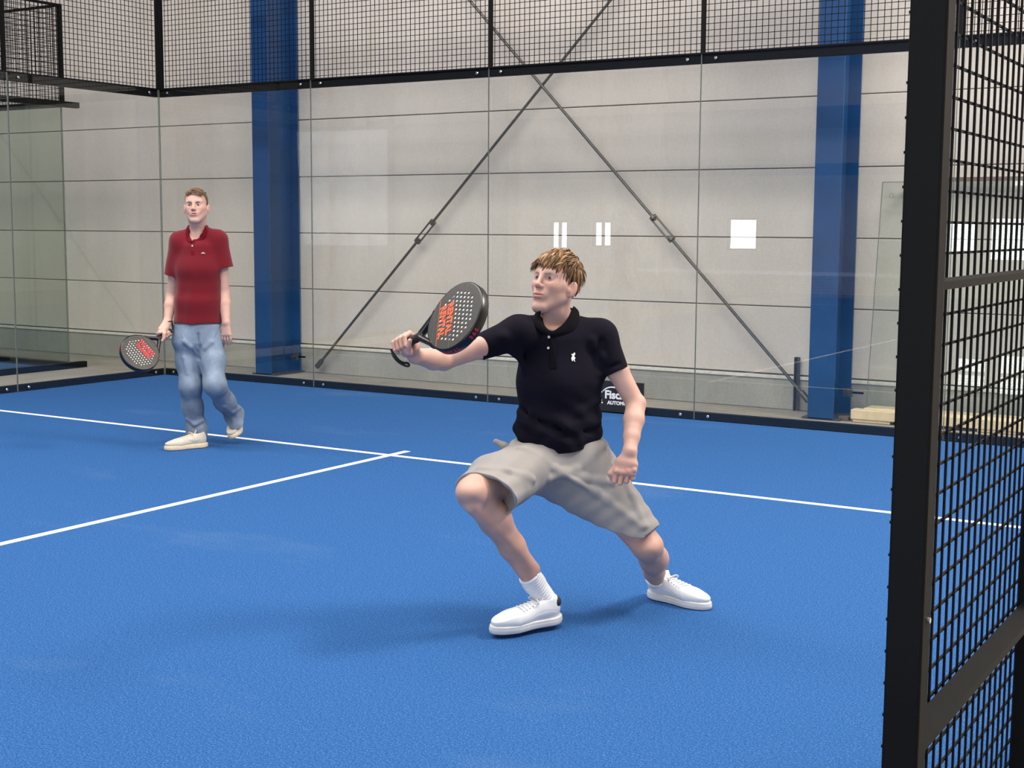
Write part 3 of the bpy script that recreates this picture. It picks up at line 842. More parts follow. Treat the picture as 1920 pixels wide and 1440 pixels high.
# ------------------------------------------------------------------ padel racket
def racket(E, A, S_, label, name='padel_racket', ink=None):
    """E handle end, A towards the head, S_ across the face; the face normal is S_ x A"""
    A = nrm(A); S_ = nrm(S_ - A * (S_ @ A)); N = np.cross(S_, A)
    ink = ink or ORNG
    M = frame4(E, A, S_, -N)     # local x along, y across, z = away from the face shown
    root = empty(name, tuple(E))
    th = .019
    def outline(sc=1.0, n=56):
        pts = []
        for i in range(n):
            t = 2 * math.pi * i / n; x = math.cos(t); y = math.sin(t)
            rx = .136 if x < 0 else .129
            pts.append((.320 + rx * sc * x, .130 * sc * y * (1 - .10 * max(0, -x) ** 2)))
        return pts
    cu = bpy.data.curves.new('t', 'CURVE'); cu.dimensions = '2D'; cu.fill_mode = 'BOTH'; cu.extrude = th - .003
    cu.bevel_depth = .003; cu.bevel_resolution = 2; cu.resolution_u = 3
    def spl(pts):
        sp = cu.splines.new('POLY'); sp.points.add(len(pts) - 1); sp.use_cyclic_u = True
        for i, p in enumerate(pts): sp.points[i].co = (p[0], p[1], 0, 1)
    spl(outline(.985))
    holes = []
    for i in range(9):
        for j in range(12):
            x = .245 + i * .0195; y = (j - 5.5) * .0178 + (.0089 if i % 2 else 0)
            if ((x - .318) / .098) ** 2 + (y / .100) ** 2 < 1: holes.append((x, y))
    for (x, y) in holes: spl([(x + (.0069) * math.cos(a), y + (.0069) * math.sin(a)) for a in np.linspace(0, 2 * math.pi, 10, endpoint=False)])
    t = bpy.data.objects.new('tmp', cu); COL.objects.link(t)
    me = bpy.data.meshes.new_from_object(t.evaluated_get(bpy.context.evaluated_depsgraph_get()))
    bpy.data.objects.remove(t); bpy.data.curves.remove(cu); me.transform(M); me.materials.clear()
    link('hitting_face', me, RFACE, root)
    mb = MB()
    for (x, y) in holes: mb.tube((x, y, -th + .0016), (x, y, th - .0016), .0070, 10)  # capped white plugs added inside the holes so they look bright
    me = mb.mesh('hole_plug'); me.transform(M); hl = link('hole_plug', me, PLUGW, root); hl['kind'] = 'stuff'
    # rim: band round the head
    o = outline(1.0, 72); mb = MB(); n = len(o)
    prof = [(-.96, -th * .98), (.2, -th), (1.0, -th * .72), (1.0, th * .72), (.2, th), (-.96, th * .98)]
    for (x, y) in o:
        nx_, ny_ = x - .320, y; l = math.hypot(nx_, ny_); nx_ /= l; ny_ /= l
        for (pn, pz) in prof: mb.v.append((x + nx_ * (.0045 * pn), y + ny_ * (.0045 * pn), pz))
    m_ = len(prof)
    for i in range(n):
        for k in range(m_ - 1):
            a = i * m_ + k; b = ((i + 1) % n) * m_ + k; mb.f.append((a, b, b + 1, a + 1)); mb.m.append(0)
    me = mb.mesh('rim', True); me.transform(M); me.materials.append(RRIM); link('rim', me, None, root)
    # throat arms and grip
    F = Field()
    for s in (-1, 1):
        F.u(f_ecap((.128, s * .008, 0), (.205, s * .066, 0), .015, .013, .017, .011, (0, 0, 1), .3), .01)
        F.u(f_ecap((.205, s * .066, 0), (.262, s * .105, 0), .017, .011, .018, .008, (0, 0, 1), .3), .012)
    F.sub(f_ell((.325, 0, 0), (.1335, .1265, .05)), .002)
    me = F.mesh('throat', (.09, -.14, -.03), (.30, .14, .03), .0032); me.transform(M); link('throat', me, RRIM, root)
    F = Field().u(f_ecap((.006, 0, 0), (.135, 0, 0), .0155, .0175, .0150, .0165, (0, 0, 1), .25), .001)
    F.disp(lambda P, d: np.where(P[:, 0] < .12, -.0008 * np.cos((P[:, 0] + P[:, 1] * .6) * 2 * math.pi / .022), 0))
    me = F.mesh('grip', (-.01, -.03, -.03), (.15, .03, .03), .0028); me.transform(M); link('grip', me, CORD, root)
    # print: two rows of letters across the face near the throat, dividing lines, letters on the rim
    zf = -th - .0006
    W = Matrix(((0, 1, 0, 0), (1, 0, 0, 0), (0, 0, -1, 0), (0, 0, 0, 1)))     # text right -> local y, text up -> local x
    for k, (x, sz) in enumerate(((.2470, .046), (.2830, .046))):
        T_ = M @ Matrix.Translation((x, 0, zf)) @ W
        text_mesh('lettering', 'RENTAL', sz, ink, root, T_ @ Matrix.Diagonal((.74, .84, 1, 1)), .0003, .0022, 1.06, 'CENTER')
    for x, hw, m3 in ((.238, .096, ink), (.216, .078, STEEL), (.304, .128, STEEL), (.372, .115, STEEL)):
        mb = MB().box((x - .0009, -hw, -th - .0007), (x + .0009, hw, -th)); me = mb.mesh('stripe'); me.transform(M); me.materials.append(m3); link('stripe', me, None, root)
    W2 = M @ Matrix.Translation((0, 0, 0))
    word = 'RENTAL   365'
    for i, ch in enumerate(word):
        if ch == ' ': continue
        a = math.radians(116 - i * 6.8); ca, sa = math.cos(a), math.sin(a)
        p = (.320 + (.136 if ca < 0 else .129) * ca, .130 * sa * (1 - .10 * max(0, -ca) ** 2)); nn = nrm((ca, sa, 0))
        tg = np.array((sa, -ca, 0)); pos = np.array((p[0], p[1], .006)) + nn * .0050
        m4 = frame4(pos, tg, V3(0, 0, -1), nn)
        text_mesh('rim_letter', ch, .021, REDP, root, M @ m4, .0003, .001, 1, 'CENTER')
    tag(root, label, 'racket')
    return root, M

# ------------------------------------------------------------------ shoes
def shoe(parent, heel, fwd, up, L, mat, rub, black_tab, sock_mat, h=.0032, lace_mat=None, bend=0, swoosh=None):
    fwd = nrm(fwd); up = nrm(up - fwd * (np.array(up) @ fwd)); lf = np.cross(up, fwd); s = L / .29
    M = frame4(heel, fwd * s, lf * s, up * s)
    F = Field()
    F.ell((.215, 0, .040), (.078, .046, .036), None, .02)
    F.u(f_ecap((.10, 0, .052), (.20, 0, .040), .038, .036, .045, .034, (0, 1, 0), .6), .03)
    F.ell((.055, 0, .055), (.055, .037, .052), None, .03)
    F.cone((.058, 0, .06), (.050, 0, .090), .038, .034, .02)
    F.cone((.09, 0, .075), (.15, 0, .062), .026, .024, .02)
    F.sub(f_cone((.060, 0, .085), (.045, 0, .140), .028, .034), .004)
    F.cut(f_half((0, 0, .020), (0, 0, -1)), .003); F.cut(f_half((.05, 0, .106), (.25, 0, 1)), .004)
    F.disp(lambda P, d: -.0010 * np.clip(1 - np.abs(P[:, 0] - .215 + P[:, 2] * .5) / .004, 0, 1) + .0008 * np.clip(1 - np.abs(P[:, 2] - .042 - .02 * np.sin(P[:, 0] * 20)) / .003, 0, 1) * (P[:, 0] < .19))
    def bendm(me):
        if bend:
            n = len(me.vertices); c = np.zeros(n * 3, np.float32); me.vertices.foreach_get('co', c); c = c.reshape(-1, 3)
            x = c[:, 0]; t = np.clip((x - .17) / .10, 0, 1); a = bend * t; xx = x - .17
            m = x > .17; z = c[:, 2].copy()
            c[m, 0] = .17 + (xx * np.cos(a) - z * np.sin(a))[m]; c[m, 2] = (xx * np.sin(a) + z * np.cos(a))[m]
            me.vertices.foreach_set('co', c.ravel()); me.update()
        return me
    def tint(P):
        c = np.ones((len(P), 3)); k = np.clip(np.abs(P[:, 2] - .03) / .004, 0, 1); return c * (.86 + .14 * k)[:, None]
    r = link('shoe', xform(bendm(F.mesh('shoe', (-.02, -.07, .0), (.32, .07, .13), h, tint)), M), mat, parent)
    G = Field()
    G.ell((.215, 0, .014), (.086, .051, .05), None, .02).u(f_ecap((.05, 0, .014), (.2, 0, .014), .040, .05, .046, .05, (0, 1, 0), .6), .02).ell((.052, 0, .014), (.062, .041, .05), None, .02)
    G.cut(f_half((0, 0, .030), (0, 0, 1)), .004); G.cut(f_half((0, 0, .0), (0, 0, -1)), .003)
    G.disp(lambda P, d: .0012 * np.clip(1 - np.abs(P[:, 2] - .020) / .0022, 0, 1))
    link('sole', xform(bendm(G.mesh('sole', (-.03, -.08, -.02), (.34, .08, .06), h, None)), M), rub, r)
    lm = lace_mat or rub
    tr = lambda p: np.array(M @ Vector(p))
    top = lambda x, y: F.surf((x, y, .13), (0, 0, -1))[2]
    mb = MB()
    xs_ = np.linspace(.100, .172, 6)
    for i, x in enumerate(xs_):
        w_ = .020 + .003 * i
        a = [(x + .004 * t, w_ * t, top(x + .004 * t, w_ * t) + .0025) for t in (-1, -.5, 0, .5, 1)]
        polytube('lace', [tr(p) for p in a], .0026 * s, lm, r)
    if True:
        z0 = top(.102, 0)
        for sg in (-1, 1):
            polytube('lace', [tr(p) for p in ((.100, 0, z0 + .004), (.110, .018 * sg, z0 + .014), (.118, .036 * sg, z0 + .006), (.108, .030 * sg, z0 - .004), (.100, .004 * sg, z0 + .004))], .0024 * s, lm, r)
        mb2 = Field().ell((.100, 0, z0 + .004), (.006, .007, .005), None, .001)
        link('lace_knot', xform(mb2.mesh('lace_knot', (.08, -.02, z0 - .02), (.12, .02, z0 + .03), .0025), M), lm, r)
    tg = Field().u(f_ecap((.092, 0, .078), (.078, 0, .118), .020, .004, .019, .004, (0, 1, 0), .6), .002)
    link('tongue', xform(tg.mesh('tongue', (.06, -.04, .06), (.12, .04, .14), .003, lambda P: np.ones((len(P), 3))), M), mat, r)
    if black_tab:
        b = Field().ell((.055, 0, .078), (.0585, .039, .034), None, .001); b.sub(f_cone((.062, 0, .06), (.05, 0, .13), .031, .034), .003)
        b.cut(f_half((.034, 0, .0), (1, 0, 0)), .002)
        link('heel_tab', xform(b.mesh('heel_tab', (-.02, -.06, .03), (.06, .06, .13), .003), M), BLKL, r)
    if swoosh is not None:
        for sd in (-1, 1):
            pts = [(.060, .060), (.085, .045), (.120, .050), (.150, .066), (.118, .058), (.088, .056)]
            vv = []
            for (x, z) in pts:
                p = F.surf((x, .09 * sd, z), (0, -sd, 0)); vv.append(p + np.array((0, .0010 * sd, 0)))
            m_ = MB(); m_.v = [tuple(p) for p in vv] + [tuple(p + np.array((0, -.002 * sd, 0))) for p in vv]; n = len(pts)
            q = [(0, 1, 5), (1, 2, 4, 5), (2, 3, 4)]
            m_.f = [f if sd < 0 else f[::-1] for f in q] + [((i, (i + 1) % n, (i + 1) % n + n, i + n)) for i in range(n)]; m_.m = [0] * len(m_.f)
            link('side_mark', xform(m_.mesh('side_mark'), M), swoosh, r)
    return r, M

def decal(F, name, poly, mat, parent, lift=.0012):
    """small flat mark sewn onto a surface: outline points given as view pixels"""
    pts = [p for p in (F.hit(x, y) for x, y in poly) if p is not None]
    if len(pts) < 3: return None
    c = np.mean(pts, 0); n = -nrm(view_dir(*np.mean(poly, 0)))
    m = MB(); k = len(pts)
    m.v = [tuple(p + n * lift) for p in pts] + [tuple(p - n * .001) for p in pts]
    m.f = [tuple(range(k))] + [(i, i + k, (i + 1) % k + k, (i + 1) % k) for i in range(k)]; m.m = [0] * len(m.f)
    me = m.mesh(name); bm = bmesh.new(); bm.from_mesh(me); bmesh.ops.triangulate(bm, faces=[f for f in bm.faces if len(f.verts) > 4])
    bmesh.ops.recalc_face_normals(bm, faces=bm.faces); bm.to_mesh(me); bm.free()
    return link(name, me, mat, parent)
def button(F, px, py, parent, r=.0055):
    p = F.hit(px, py); n = -nrm(view_dir(px, py))
    MB().tube(p - n * .001, p + n * .0025, r, 14, r * .85).build('button', PEARL, parent)
def ridges(F, lines, depth_k=.02, sign=1):
    """cloth folds: soft ridges (or furrows) laid on the surface along view polylines"""
    base = Field(); base.ops = list(F.ops); out = []
    for pts, r in lines:
        q = []
        for x, y in pts:
            p = base.hit(x, y)
            if p is not None: q.append(p)
        for a, b in zip(q[:-1], q[1:]):
            v = nrm(view_dir(*pts[0]))
            o = v * (r * .45) * (1 if sign > 0 else -1)
            out.append((f_cone(a + o, b + o, r, r), depth_k))
    for f, k in out:
        if sign > 0: F.u(f, k)
        else: F.sub(f, k)
def hair_cap(F, T, R, S, line=.074, back=-.03):
    F.ell(T((0, -.024, .042)), np.array((.0785, .0955, .0885)) * S, R, .01)

def bbox(pts, m=.12):
    p = np.array(pts); return p.min(0) - m, p.max(0) + m

def hair(name, parent, T, R, S, n, cols, length, rad, keep, flow, seed=1, lift=.25, cap_tint=(.2, .12, .06), capr=(.0770, .0940, .0870), h=.003, cut=None, droop=.35, fringe=None):
    """hair as a close cap plus many tapered locks that follow a flow field (head coordinates)"""
    rs = np.random.RandomState(seed); C0 = np.array((0, -.016, .040))
    F = Field().ell(T(C0), np.array(capr) * S, R, .01)
    if cut: cut(F, T, R, S)
    lo, hi = T((0, 0, .02)) - .16, T((0, 0, .02)) + .16
    cap = link(name, F.mesh(name, lo, hi, h, lambda P: np.ones((len(P), 3)) * np.array(cap_tint)), HAIRM, parent)
    roots = []; dirs = []; L = []; rr = []; cc = []; bd = []
    while len(roots) < n:
        v = rs.normal(size=3); v /= np.linalg.norm(v); q = C0 + v * np.array(capr)
        if not keep(q): continue
        nn = nrm(v / np.array(capr)); f = np.array(flow(q), float); f = f - nn * (f @ nn); f = nrm(f + rs.normal(size=3) * .16)
        roots.append(T(q - nn * .003)); dirs.append(R @ nrm(f + nn * lift * rs.uniform(.6, 1.5)))
        l = length(q) * rs.uniform(.7, 1.2) * S; L.append(l); rr.append(rad * rs.uniform(.7, 1.25) * S)
        k = rs.rand(); c = np.array(cols[int(k * len(cols)) % len(cols)]) * rs.uniform(.85, 1.15); cc.append(c)
        bd.append(R @ (-nn * l * droop) + np.array((0, 0, -l * .25)))
    if fringe:
        nf, fx, z0, z1, fr_, swx = fringe
        for i in range(nf):
            x = rs.uniform(-fx, fx); y0 = .080 - abs(x) * abs(x) * 9
            a = np.array((x, y0, z0 + rs.uniform(-.012, .012) - abs(x) * .25)); e = np.array((x * 1.12 + swx * rs.uniform(.3, 1.3), .100 - x * x * 8.5, z1 + rs.uniform(-.012, .020) + .016 * math.exp(-((x - .018) / .020) ** 2) - abs(x) * .25))
            v = R @ (e - a); l = float(np.linalg.norm(v)) * S
            roots.append(T(a)); dirs.append(nrm(v + R @ np.array((0, .35, 0)) * l)); L.append(l * 1.05); rr.append(fr_ * rs.uniform(.7, 1.2) * S)
            cc.append(np.array(cols[rs.randint(len(cols))]) * rs.uniform(.85, 1.15)); bd.append(R @ np.array((0, -.30, -.05)) * l)
    strands('hair_locks', roots, dirs, L, rr, cc, HAIRM, cap, bd)
    return cap

def collar(name, parent, mat, base, ax, side, front, r, h0, opening, tint=None, res=.003, flare=.012):
    """polo collar: a standing band folded over, open at the front"""
    F = Field(); n = 26; ax = nrm(ax); side = nrm(side - ax * (side @ ax)); fr = np.cross(ax, side)
    if fr @ front < 0: fr = -fr
    P0 = []
    for i in range(n + 1):
        a = math.radians(-180 + opening + (360 - 2 * opening) * i / n)      # 0 = nape
        d = -fr * math.cos(a) + side * math.sin(a)
        drop = (1 - math.cos(a)) / 2
        c = base + d * (r * (1.0 + .06 * drop)) - ax * (.030 * drop)
        P0.append((c, d, drop))
    for (c0, d0, k0), (c1, d1, k1) in zip(P0[:-1], P0[1:]):
        for (c, d, k), (e, f, l) in (((c0, d0, k0), (c1, d1, k1)),):
            hh = h0
            F.u(f_ecap(c + ax * hh * .5 - d * .003, e + ax * hh * .5 - f * .003, hh * .5, .0030, hh * .5, .0030, ax, .6), .004)
            fl = h0 * (.85 + .35 * k)
            up = nrm(ax - d * .55)
            F.u(f_ecap(c + ax * hh * .55 + d * (.006 + flare * .5) - ax * fl * .42, e + ax * hh * .55 + f * (.006 + flare * .5) - ax * fl * .42, fl * .55, .0030, fl * .55, .0030, up, .6), .004)
    lo, hi = bbox([p[0] for p in P0], .07)
    return link(name, F.mesh(name, lo, hi, res, tint or (lambda P: np.ones((len(P), 3)))), mat, parent)

def leaf(name, parent, mat, Fi, Fo, inn, out, lift=.007):
    """folded collar leaf: from the neck line (on the neck) over a raised crease down to its edge on the shirt"""
    both = Field(); both.ops = list(Fi.ops) + list(Fo.ops)
    n = len(inn); rows = []; N = -nrm(view_dir(*np.mean(inn, 0)))
    def near(F_, x, y):
        for k in range(16):
            p = F_.hit(x, y + 2 * k)
            if p is not None: return p + UP * (2 * k / 480)
    a = [near(both, *p) for p in inn]; b = [near(Fo, *p) for p in out]
    if any(p is None for p in a + b): return None
    a = np.array(a); b = np.array(b)
    for t, l in ((0, .002), (.0, .010), (.35, .013), (.75, .010), (1.0, lift * .6)): rows.append(a * (1 - t) + b * t + N * l + UP * (.004 * (1 - t) if l > .005 else -.004))
    V = np.concatenate(rows); Fc = [(r * n + i, (r + 1) * n + i, (r + 1) * n + i + 1, r * n + i + 1) for r in range(len(rows) - 1) for i in range(n - 1)]
    me = rawmesh(name, V, np.array(Fc)); o = link(name, me, mat, parent)
    sd = o.modifiers.new('thick', 'SOLIDIFY'); sd.thickness = .003; sd.offset = 0
    sb = o.modifiers.new('soft', 'SUBSURF'); sb.levels = 2; sb.render_levels = 2
    return o
ONE = lambda P: np.ones((len(P), 3))

# ================================================================== man in navy, mid-stride
def build_man_navy():
    root = empty('person', tuple(at(1090, 900, 5.4) * [1, 1, 0]))
    tag(root, 'man in navy polo and grey shorts lunging across the court, racket arm out', 'person')
    yaw, pit = math.radians(38), math.radians(12)
    Y = dv(-math.sin(yaw) * math.cos(pit), math.sin(pit), math.cos(yaw) * math.cos(pit))
    Z = nrm(dv(.05, 1, 0) - Y * (dv(.05, 1, 0) @ Y)); X = np.cross(Y, Z); R = np.stack([X, Y, Z], 1)
    O = at(1041, 530, 5.36); S = 1.0; spec = {'long': 1.14, 'jaw': .95, 'open': .0}
    SR, SL = at(972, 624, 5.28), at(1124, 632, 5.44)
    ER, WR = at(832, 676, 5.20), at(780, 668, 5.01)
    EL, WL = at(1192, 758, 5.40), at(1181, 846, 5.26)
    HR_, KR, AR_ = at(986, 872, 5.33), at(886, 922, 4.98), at(1001, 1092, 5.19)
    HL, KL, AL = at(1098, 874, 5.42), at(1214, 1024, 5.32), at(1233, 1096, 5.66)
    PC = at(1042, 862, 5.40); CH = at(1050, 700, 5.40); NB = at(1050, 606, 5.41)
    sidev = nrm(SL - SR)
    # ---- body: one continuous surface
    B = Field()
    B.u(f_ecap(at(1046, 632, 5.40), CH, .135, .078, .140, .095, sidev), .03)
    B.u(f_ecap(CH, at(1048, 800, 5.41), .140, .095, .130, .088, sidev), .04)
    B.u(f_ecap(at(1048, 800, 5.41), PC, .130, .088, .150, .098, sidev), .04)
    B.cone(NB, SR, .050, .048, .04).cone(NB, SL, .050, .050, .04)
    B.chain([SR, SR * .5 + ER * .5, ER], [.050, .043, .036], .015)
    B.chain([ER, ER * .62 + WR * .38, WR], [.0385, .041, .0275], .012)
    B.chain([SL, SL * .5 + EL * .5, EL], [.050, .043, .0375], .015)
    B.chain([EL, EL * .66 + WL * .34, EL * .3 + WL * .7, WL], [.0385, .0405, .0315, .0255], .012)
    B.ell(EL + dv(.014, .004, .0), (.018, .018, .024), None, .02)
    B.chain([HR_, HR_ * .5 + KR * .5, KR], [.085, .078, .060], .04)
    B.ell(KR + dv(-.012, .004, .034), (.042, .046, .034), None, .03)
    B.chain([KR + dv(.005, -.02, -.01), KR * .70 + AR_ * .30 + dv(.012, 0, -.018), KR * .40 + AR_ * .60 + dv(.008, 0, -.012), AR_], [.053, .058, .047, .036], .03)
    B.cone(KR + dv(0, -.05, .035), AR_ + dv(0, .06, .020), .026, .022, .02)
    B.chain([HL, HL * .5 + KL * .5, KL], [.088, .078, .058], .04)
    B.ell(KL + dv(.004, .0, .030), (.040, .046, .032), None, .03)
    B.chain([KL, KL * .68 + AL * .32 + dv(.012, .0, .0), KL * .36 + AL * .64, AL], [.052, .055, .040, .031], .03)
    T = head_prims(B, O, X, Y, Z, S, spec)
    B.chain([T((0, -.030, -.030)), T((0, -.020, -.090)), NB + dv(0, .00, 0)], [.058, .053, .054], .025)
    # neck cords, throat
    for s in (-1, 1): B.cone(T((s * .055, -.015, -.045)), NB + dv(0, -.005, .050) + X * s * .010, .013, .011, .018)
    B.ell(T((0, .020, -.125)), (.014, .014, .016), None, .02)
    # right hand closed on the racket grip
    A = nrm(dv(.72, .38, .58)); Sx = nrm(dv(-.06, -.80, .598)); Sx = nrm(Sx - A * (Sx @ A))
    HC = at(757, 646, 4.95); HE = HC - A * .036
    P = nrm((WR - HC) - A * ((WR - HC) @ A))
    hand_grip(B, HC, A, P, .0165)
    B.u(f_ecap(WR, HC + P * .036 - A * .004, .028, .022, .034, .017, A), .02)
    # left fist hanging: back of the hand to the viewer
    K = at(1172, 886, 5.235)
    hx = nrm(dv(1, .04, .12)); dn = nrm(K - WL); bk = nrm(np.cross(hx, dn));
    if bk @ dv(0, 0, 1) < 0: bk = -bk
    B.u(f_ecap(WL, WL * .45 + K * .55, .027, .020, .040, .016, hx), .015)
    B.u(f_ecap(WL * .45 + K * .55, K, .040, .017, .043, .014, hx), .015)
    for i, (ox, r, ll) in enumerate(((-.034, .0100, .040), (-.011, .0102, .044), (.012, .0098, .041), (.033, .0088, .034))):
        k0 = K + hx * ox - dn * (.004 * abs(i - 1)); k1 = k0 + dn * ll * .95 - bk * .010
        k2 = k1 - bk * .026 - dn * .006; k3 = k2 - dn * .024
        B.ell(k0 + bk * .004, (r * 1.15,) * 3, None, .008)
        B.chain([k0, k1], [r, r * .95], .004); B.chain([k1, k2, k3], [r * .95, r * .9, r * .8], .0022)
    th0 = WL * .55 + K * .45 - hx * .034 - bk * .008
    B.chain([WL * .8 + K * .2 - hx * .012, th0, K - hx * .056 - bk * .012 + dn * .002, K - hx * .046 - bk * .026 + dn * .024], [.015, .0135, .0115, .0095], .008)
    # feet inside the shoes
    def foot(An, fw): B.cone(An, An + fw * .12 + V3(0, 0, -.055), .034, .026, .02)
    fR = nrm(at(918, 1176, 5.05) - at(1040, 1150, 5.23)); fL = nrm(at(1300, 1138, 5.52) - at(1218, 1106, 5.72))
    B.chain([AR_, at(1026, 1128, 5.20), at(985, 1160, 5.14)], [.036, .030, .022], .01)
    B.chain([AL, AL + dv(.01, -.014, .02), AL + dv(.08, -.022, .06)], [.033, .028, .020], .01)
    pts = [O, WR, WL, AR_, AL, ER, EL, HC, KR, KL, K]
    lo, hi = bbox(pts, .17)
    tint = head_tint(O, X, Y, Z, S, spec)
    def tint2(Pp):
        c = tint(Pp)
        for q, rad, t in ((KR, .07, (1.0, .80, .76)), (KL, .07, (1.0, .80, .76)), (EL, .05, (1.0, .84, .80)), (K, .06, (1.0, .80, .77)), (HC, .07, (1.0, .82, .79))):
            m = np.clip(1 - np.linalg.norm(Pp - q, axis=1) / rad, 0, 1)[:, None] * .7; c = c * (1 - m) + c * np.array(t) * m
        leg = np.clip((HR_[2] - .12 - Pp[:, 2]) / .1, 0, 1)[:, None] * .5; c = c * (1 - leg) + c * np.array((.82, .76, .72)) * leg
        return c
    body = link('body', B.mesh('body', lo, hi, .0032, tint2), SKIN, root)
    add_eyes(root, T, R, S, (-.15, .97, .12))
    # eyebrows
    for s in (-1, 1):
        eb = Field().chain([T((s * .014, .0925, .0215)), T((s * .030, .0865, .0255)), T((s * .046, .0745, .0215))], [.0028, .0030, .0016], .004)
        link('eyebrow', eb.mesh('eyebrow', *bbox([T((s * .03, .085, .022))], .03), .0022, lambda P: np.ones((len(P), 3)) * (.42, .26, .17)), HAIRM, root)
    # hair: tousled light brown
    def keep(q):
        if q[1] > .045 and q[2] < .070: return False
        if q[1] > .005 and q[2] < .045: return False
        if q[1] > -.042 and q[2] < .030: return False
        return q[2] > -.045
    def flow(q):
        if q[2] > .070: return (q[0] * 4 + .5 * math.sin(q[0] * 90 + q[1] * 40), 1.0 if q[1] > -.05 else -.8, -.25)
        return (q[0] * 2 + .25 * math.sin(q[1] * 60), (.35 if q[1] > -.04 else -.1) + .3 * math.sin(q[2] * 150), -1.0)
    cols = [(.25, .125, .05), (.33, .175, .075), (.18, .09, .035), (.08, .042, .02), (.42, .25, .12), (.22, .11, .045), (.12, .06, .027)]
    def cut(F, T, R, S):
        F.cut(f_half(T((0, .076, .070)), R @ V3(0, .86, -.50)), .01)
        F.cut(f_half(T((0, -.016, .034)), R @ V3(0, .66, -.75)), .01)
        F.cut(f_half(T((0, -.06, -.05)), R @ V3(0, 0, -1)), .01)
    hair('hair', root, T, R, S, 900, cols, lambda q: .054 if q[2] > .06 else (.022 if q[1] > -.05 else .038), .0060, keep, flow, 3, .34, (.16, .09, .04), cut=cut, capr=(.0810, .1010, .0935), fringe=(200, .066, .090, .048, .0055, .016))
    # racket
    racket(HE, A, Sx, 'black padel racket with orange lettering, held up by the man in navy')
    st = [HE - A * .004, HE + dv(-.012, -.006, .0) - A * .012, at(737, 668, 4.95), at(748, 680, 4.96), at(762, 687, 4.97), at(768, 686, 4.98), at(765, 680, 4.98), at(757, 681, 4.97), at(744, 674, 4.95), at(733, 655, 4.96)]
    cs = polytube('wrist_cord', st, .0045, CORD, bpy.data.objects['padel_racket'])
    # ---- polo shirt
    Fs = Field()
    Fs.u(f_ecap(at(1047, 640, 5.40), at(1050, 715, 5.40), .168, .100, .172, .118, sidev, .5), .03)
    Fs.u(f_ecap(at(1050, 715, 5.40), at(1048, 790, 5.41), .172, .118, .168, .118, sidev), .05)
    Fs.u(f_ecap(at(1048, 790, 5.41), at(1050, 846, 5.42), .168, .118, .190, .130, sidev, .3), .05)
    Fs.cone(NB + dv(0, -.018, .0), SR, .058, .064, .04).cone(NB + dv(0, -.018, 0), SL, .058, .068, .04)
    se = at(897, 652, 5.245); se2 = se + nrm(se - SR) * .05
    cutR = f_half(se + nrm(se - SR) * .004, nrm(se - SR) + dv(0, -.15, 0)); cutL = None
    Fs.u(f_max(f_cone(SR, se, .066, .050), cutR), .03).u(f_max(f_cone(se, se2, .050, .050), cutR), .004)
    sl = at(1153, 696, 5.42); sl2 = sl + nrm(sl - SL) * .05
    cutL = f_half(sl + nrm(sl - SL) * .004, nrm(sl - SL))
    Fs.u(f_max(f_cone(SL, sl, .070, .0555), cutL), .03).u(f_max(f_cone(sl, sl2, .0555, .055), cutL), .004)
    ridges(Fs, [([(945, 632), (968, 660), (985, 690)], .012), ([(962, 735), (1000, 775), (1060, 800), (1120, 795)], .012),
                ([(968, 800), (1030, 828), (1085, 832), (1140, 812)], .014), ([(1090, 770), (1120, 750), (1132, 735)], .012),
                ([(975, 770), (1010, 812), (1060, 826)], .010), ([(1110, 640), (1125, 670), (1122, 700)], .010), ([(960, 820), (1010, 845), (1090, 850)], .012)], .03)
    ridges(Fs, [([(972, 762), (1030, 800), (1110, 812), (1136, 800)], .0035), ([(1128, 640), (1118, 665), (1128, 694)], .005), ([(1140, 690), (1162, 682)], .0015)], .02, -1)
    Fs.sub(f_cone(NB + dv(-.020, -.040, .050), NB + dv(-.01, .10, .0), .046, .060), .008)
    Fs.sub(f_cone(se + nrm(se - SR) * .015, se2, .043, .046), .003); Fs.sub(f_cone(sl + nrm(sl - SL) * .015, sl2, .047, .050), .003)
    hemz = at(1050, 850, 5.30)[2]
    Fs.disp(lambda P, d: -.0030 * np.sin(P @ nrm(dv(.5, 1, .3)) * 95 + 2.2 * np.sin(P @ dv(1, -.2, 0) * 17)) * np.clip((CH[2] - .02 - P[:, 2]) / .2, 0, 1))
    bn = B.hit(1033, 604)
    Fs.sub(f_ell(bn, (.032, .032, .034)), .008)
    Fs.cut(lambda P: hemz - P[:, 2] + 1.3 * (P @ HR - PC @ HR) ** 2, .004)
    stn = lambda P: np.ones((len(P), 3)) * (1 + .10 * np.sin(P @ V3(23, 31, 17)))[:, None]
    lo, hi = bbox([SR, SL, se2, sl2, PC, NB], .22)
    shirt = link('polo_shirt', Fs.mesh('polo_shirt', lo, hi, .0035, stn), NAVY, root)
    ax = nrm(T((0, -.02, -.06)) - NB + dv(0, .02, -.03))
    cb = collar('collar', shirt, NAVY, NB + dv(0, .022, -.004), ax, sidev, dv(-.35, 0, 1), .066, .034, 75)
    leaf('collar_leaf', shirt, NAVYP, B, Fs, [(1014, 584), (1012, 596), (1018, 609), (1030, 622)], [(1004, 584), (997, 598), (1003, 617), (1027, 630)])
    leaf('collar_leaf', shirt, NAVYP, B, Fs, [(1031, 626), (1048, 616), (1062, 602), (1070, 588), (1075, 574)], [(1034, 630), (1056, 626), (1079, 619), (1088, 600), (1086, 582)])
    pk = [(1031, 622), (1043, 622), (1044, 690), (1032, 690)]
    decal(Fs, 'placket', pk, NAVYP, shirt, .0028)
    button(Fs, 1029, 632, shirt); button(Fs, 1028, 652.5, shirt)
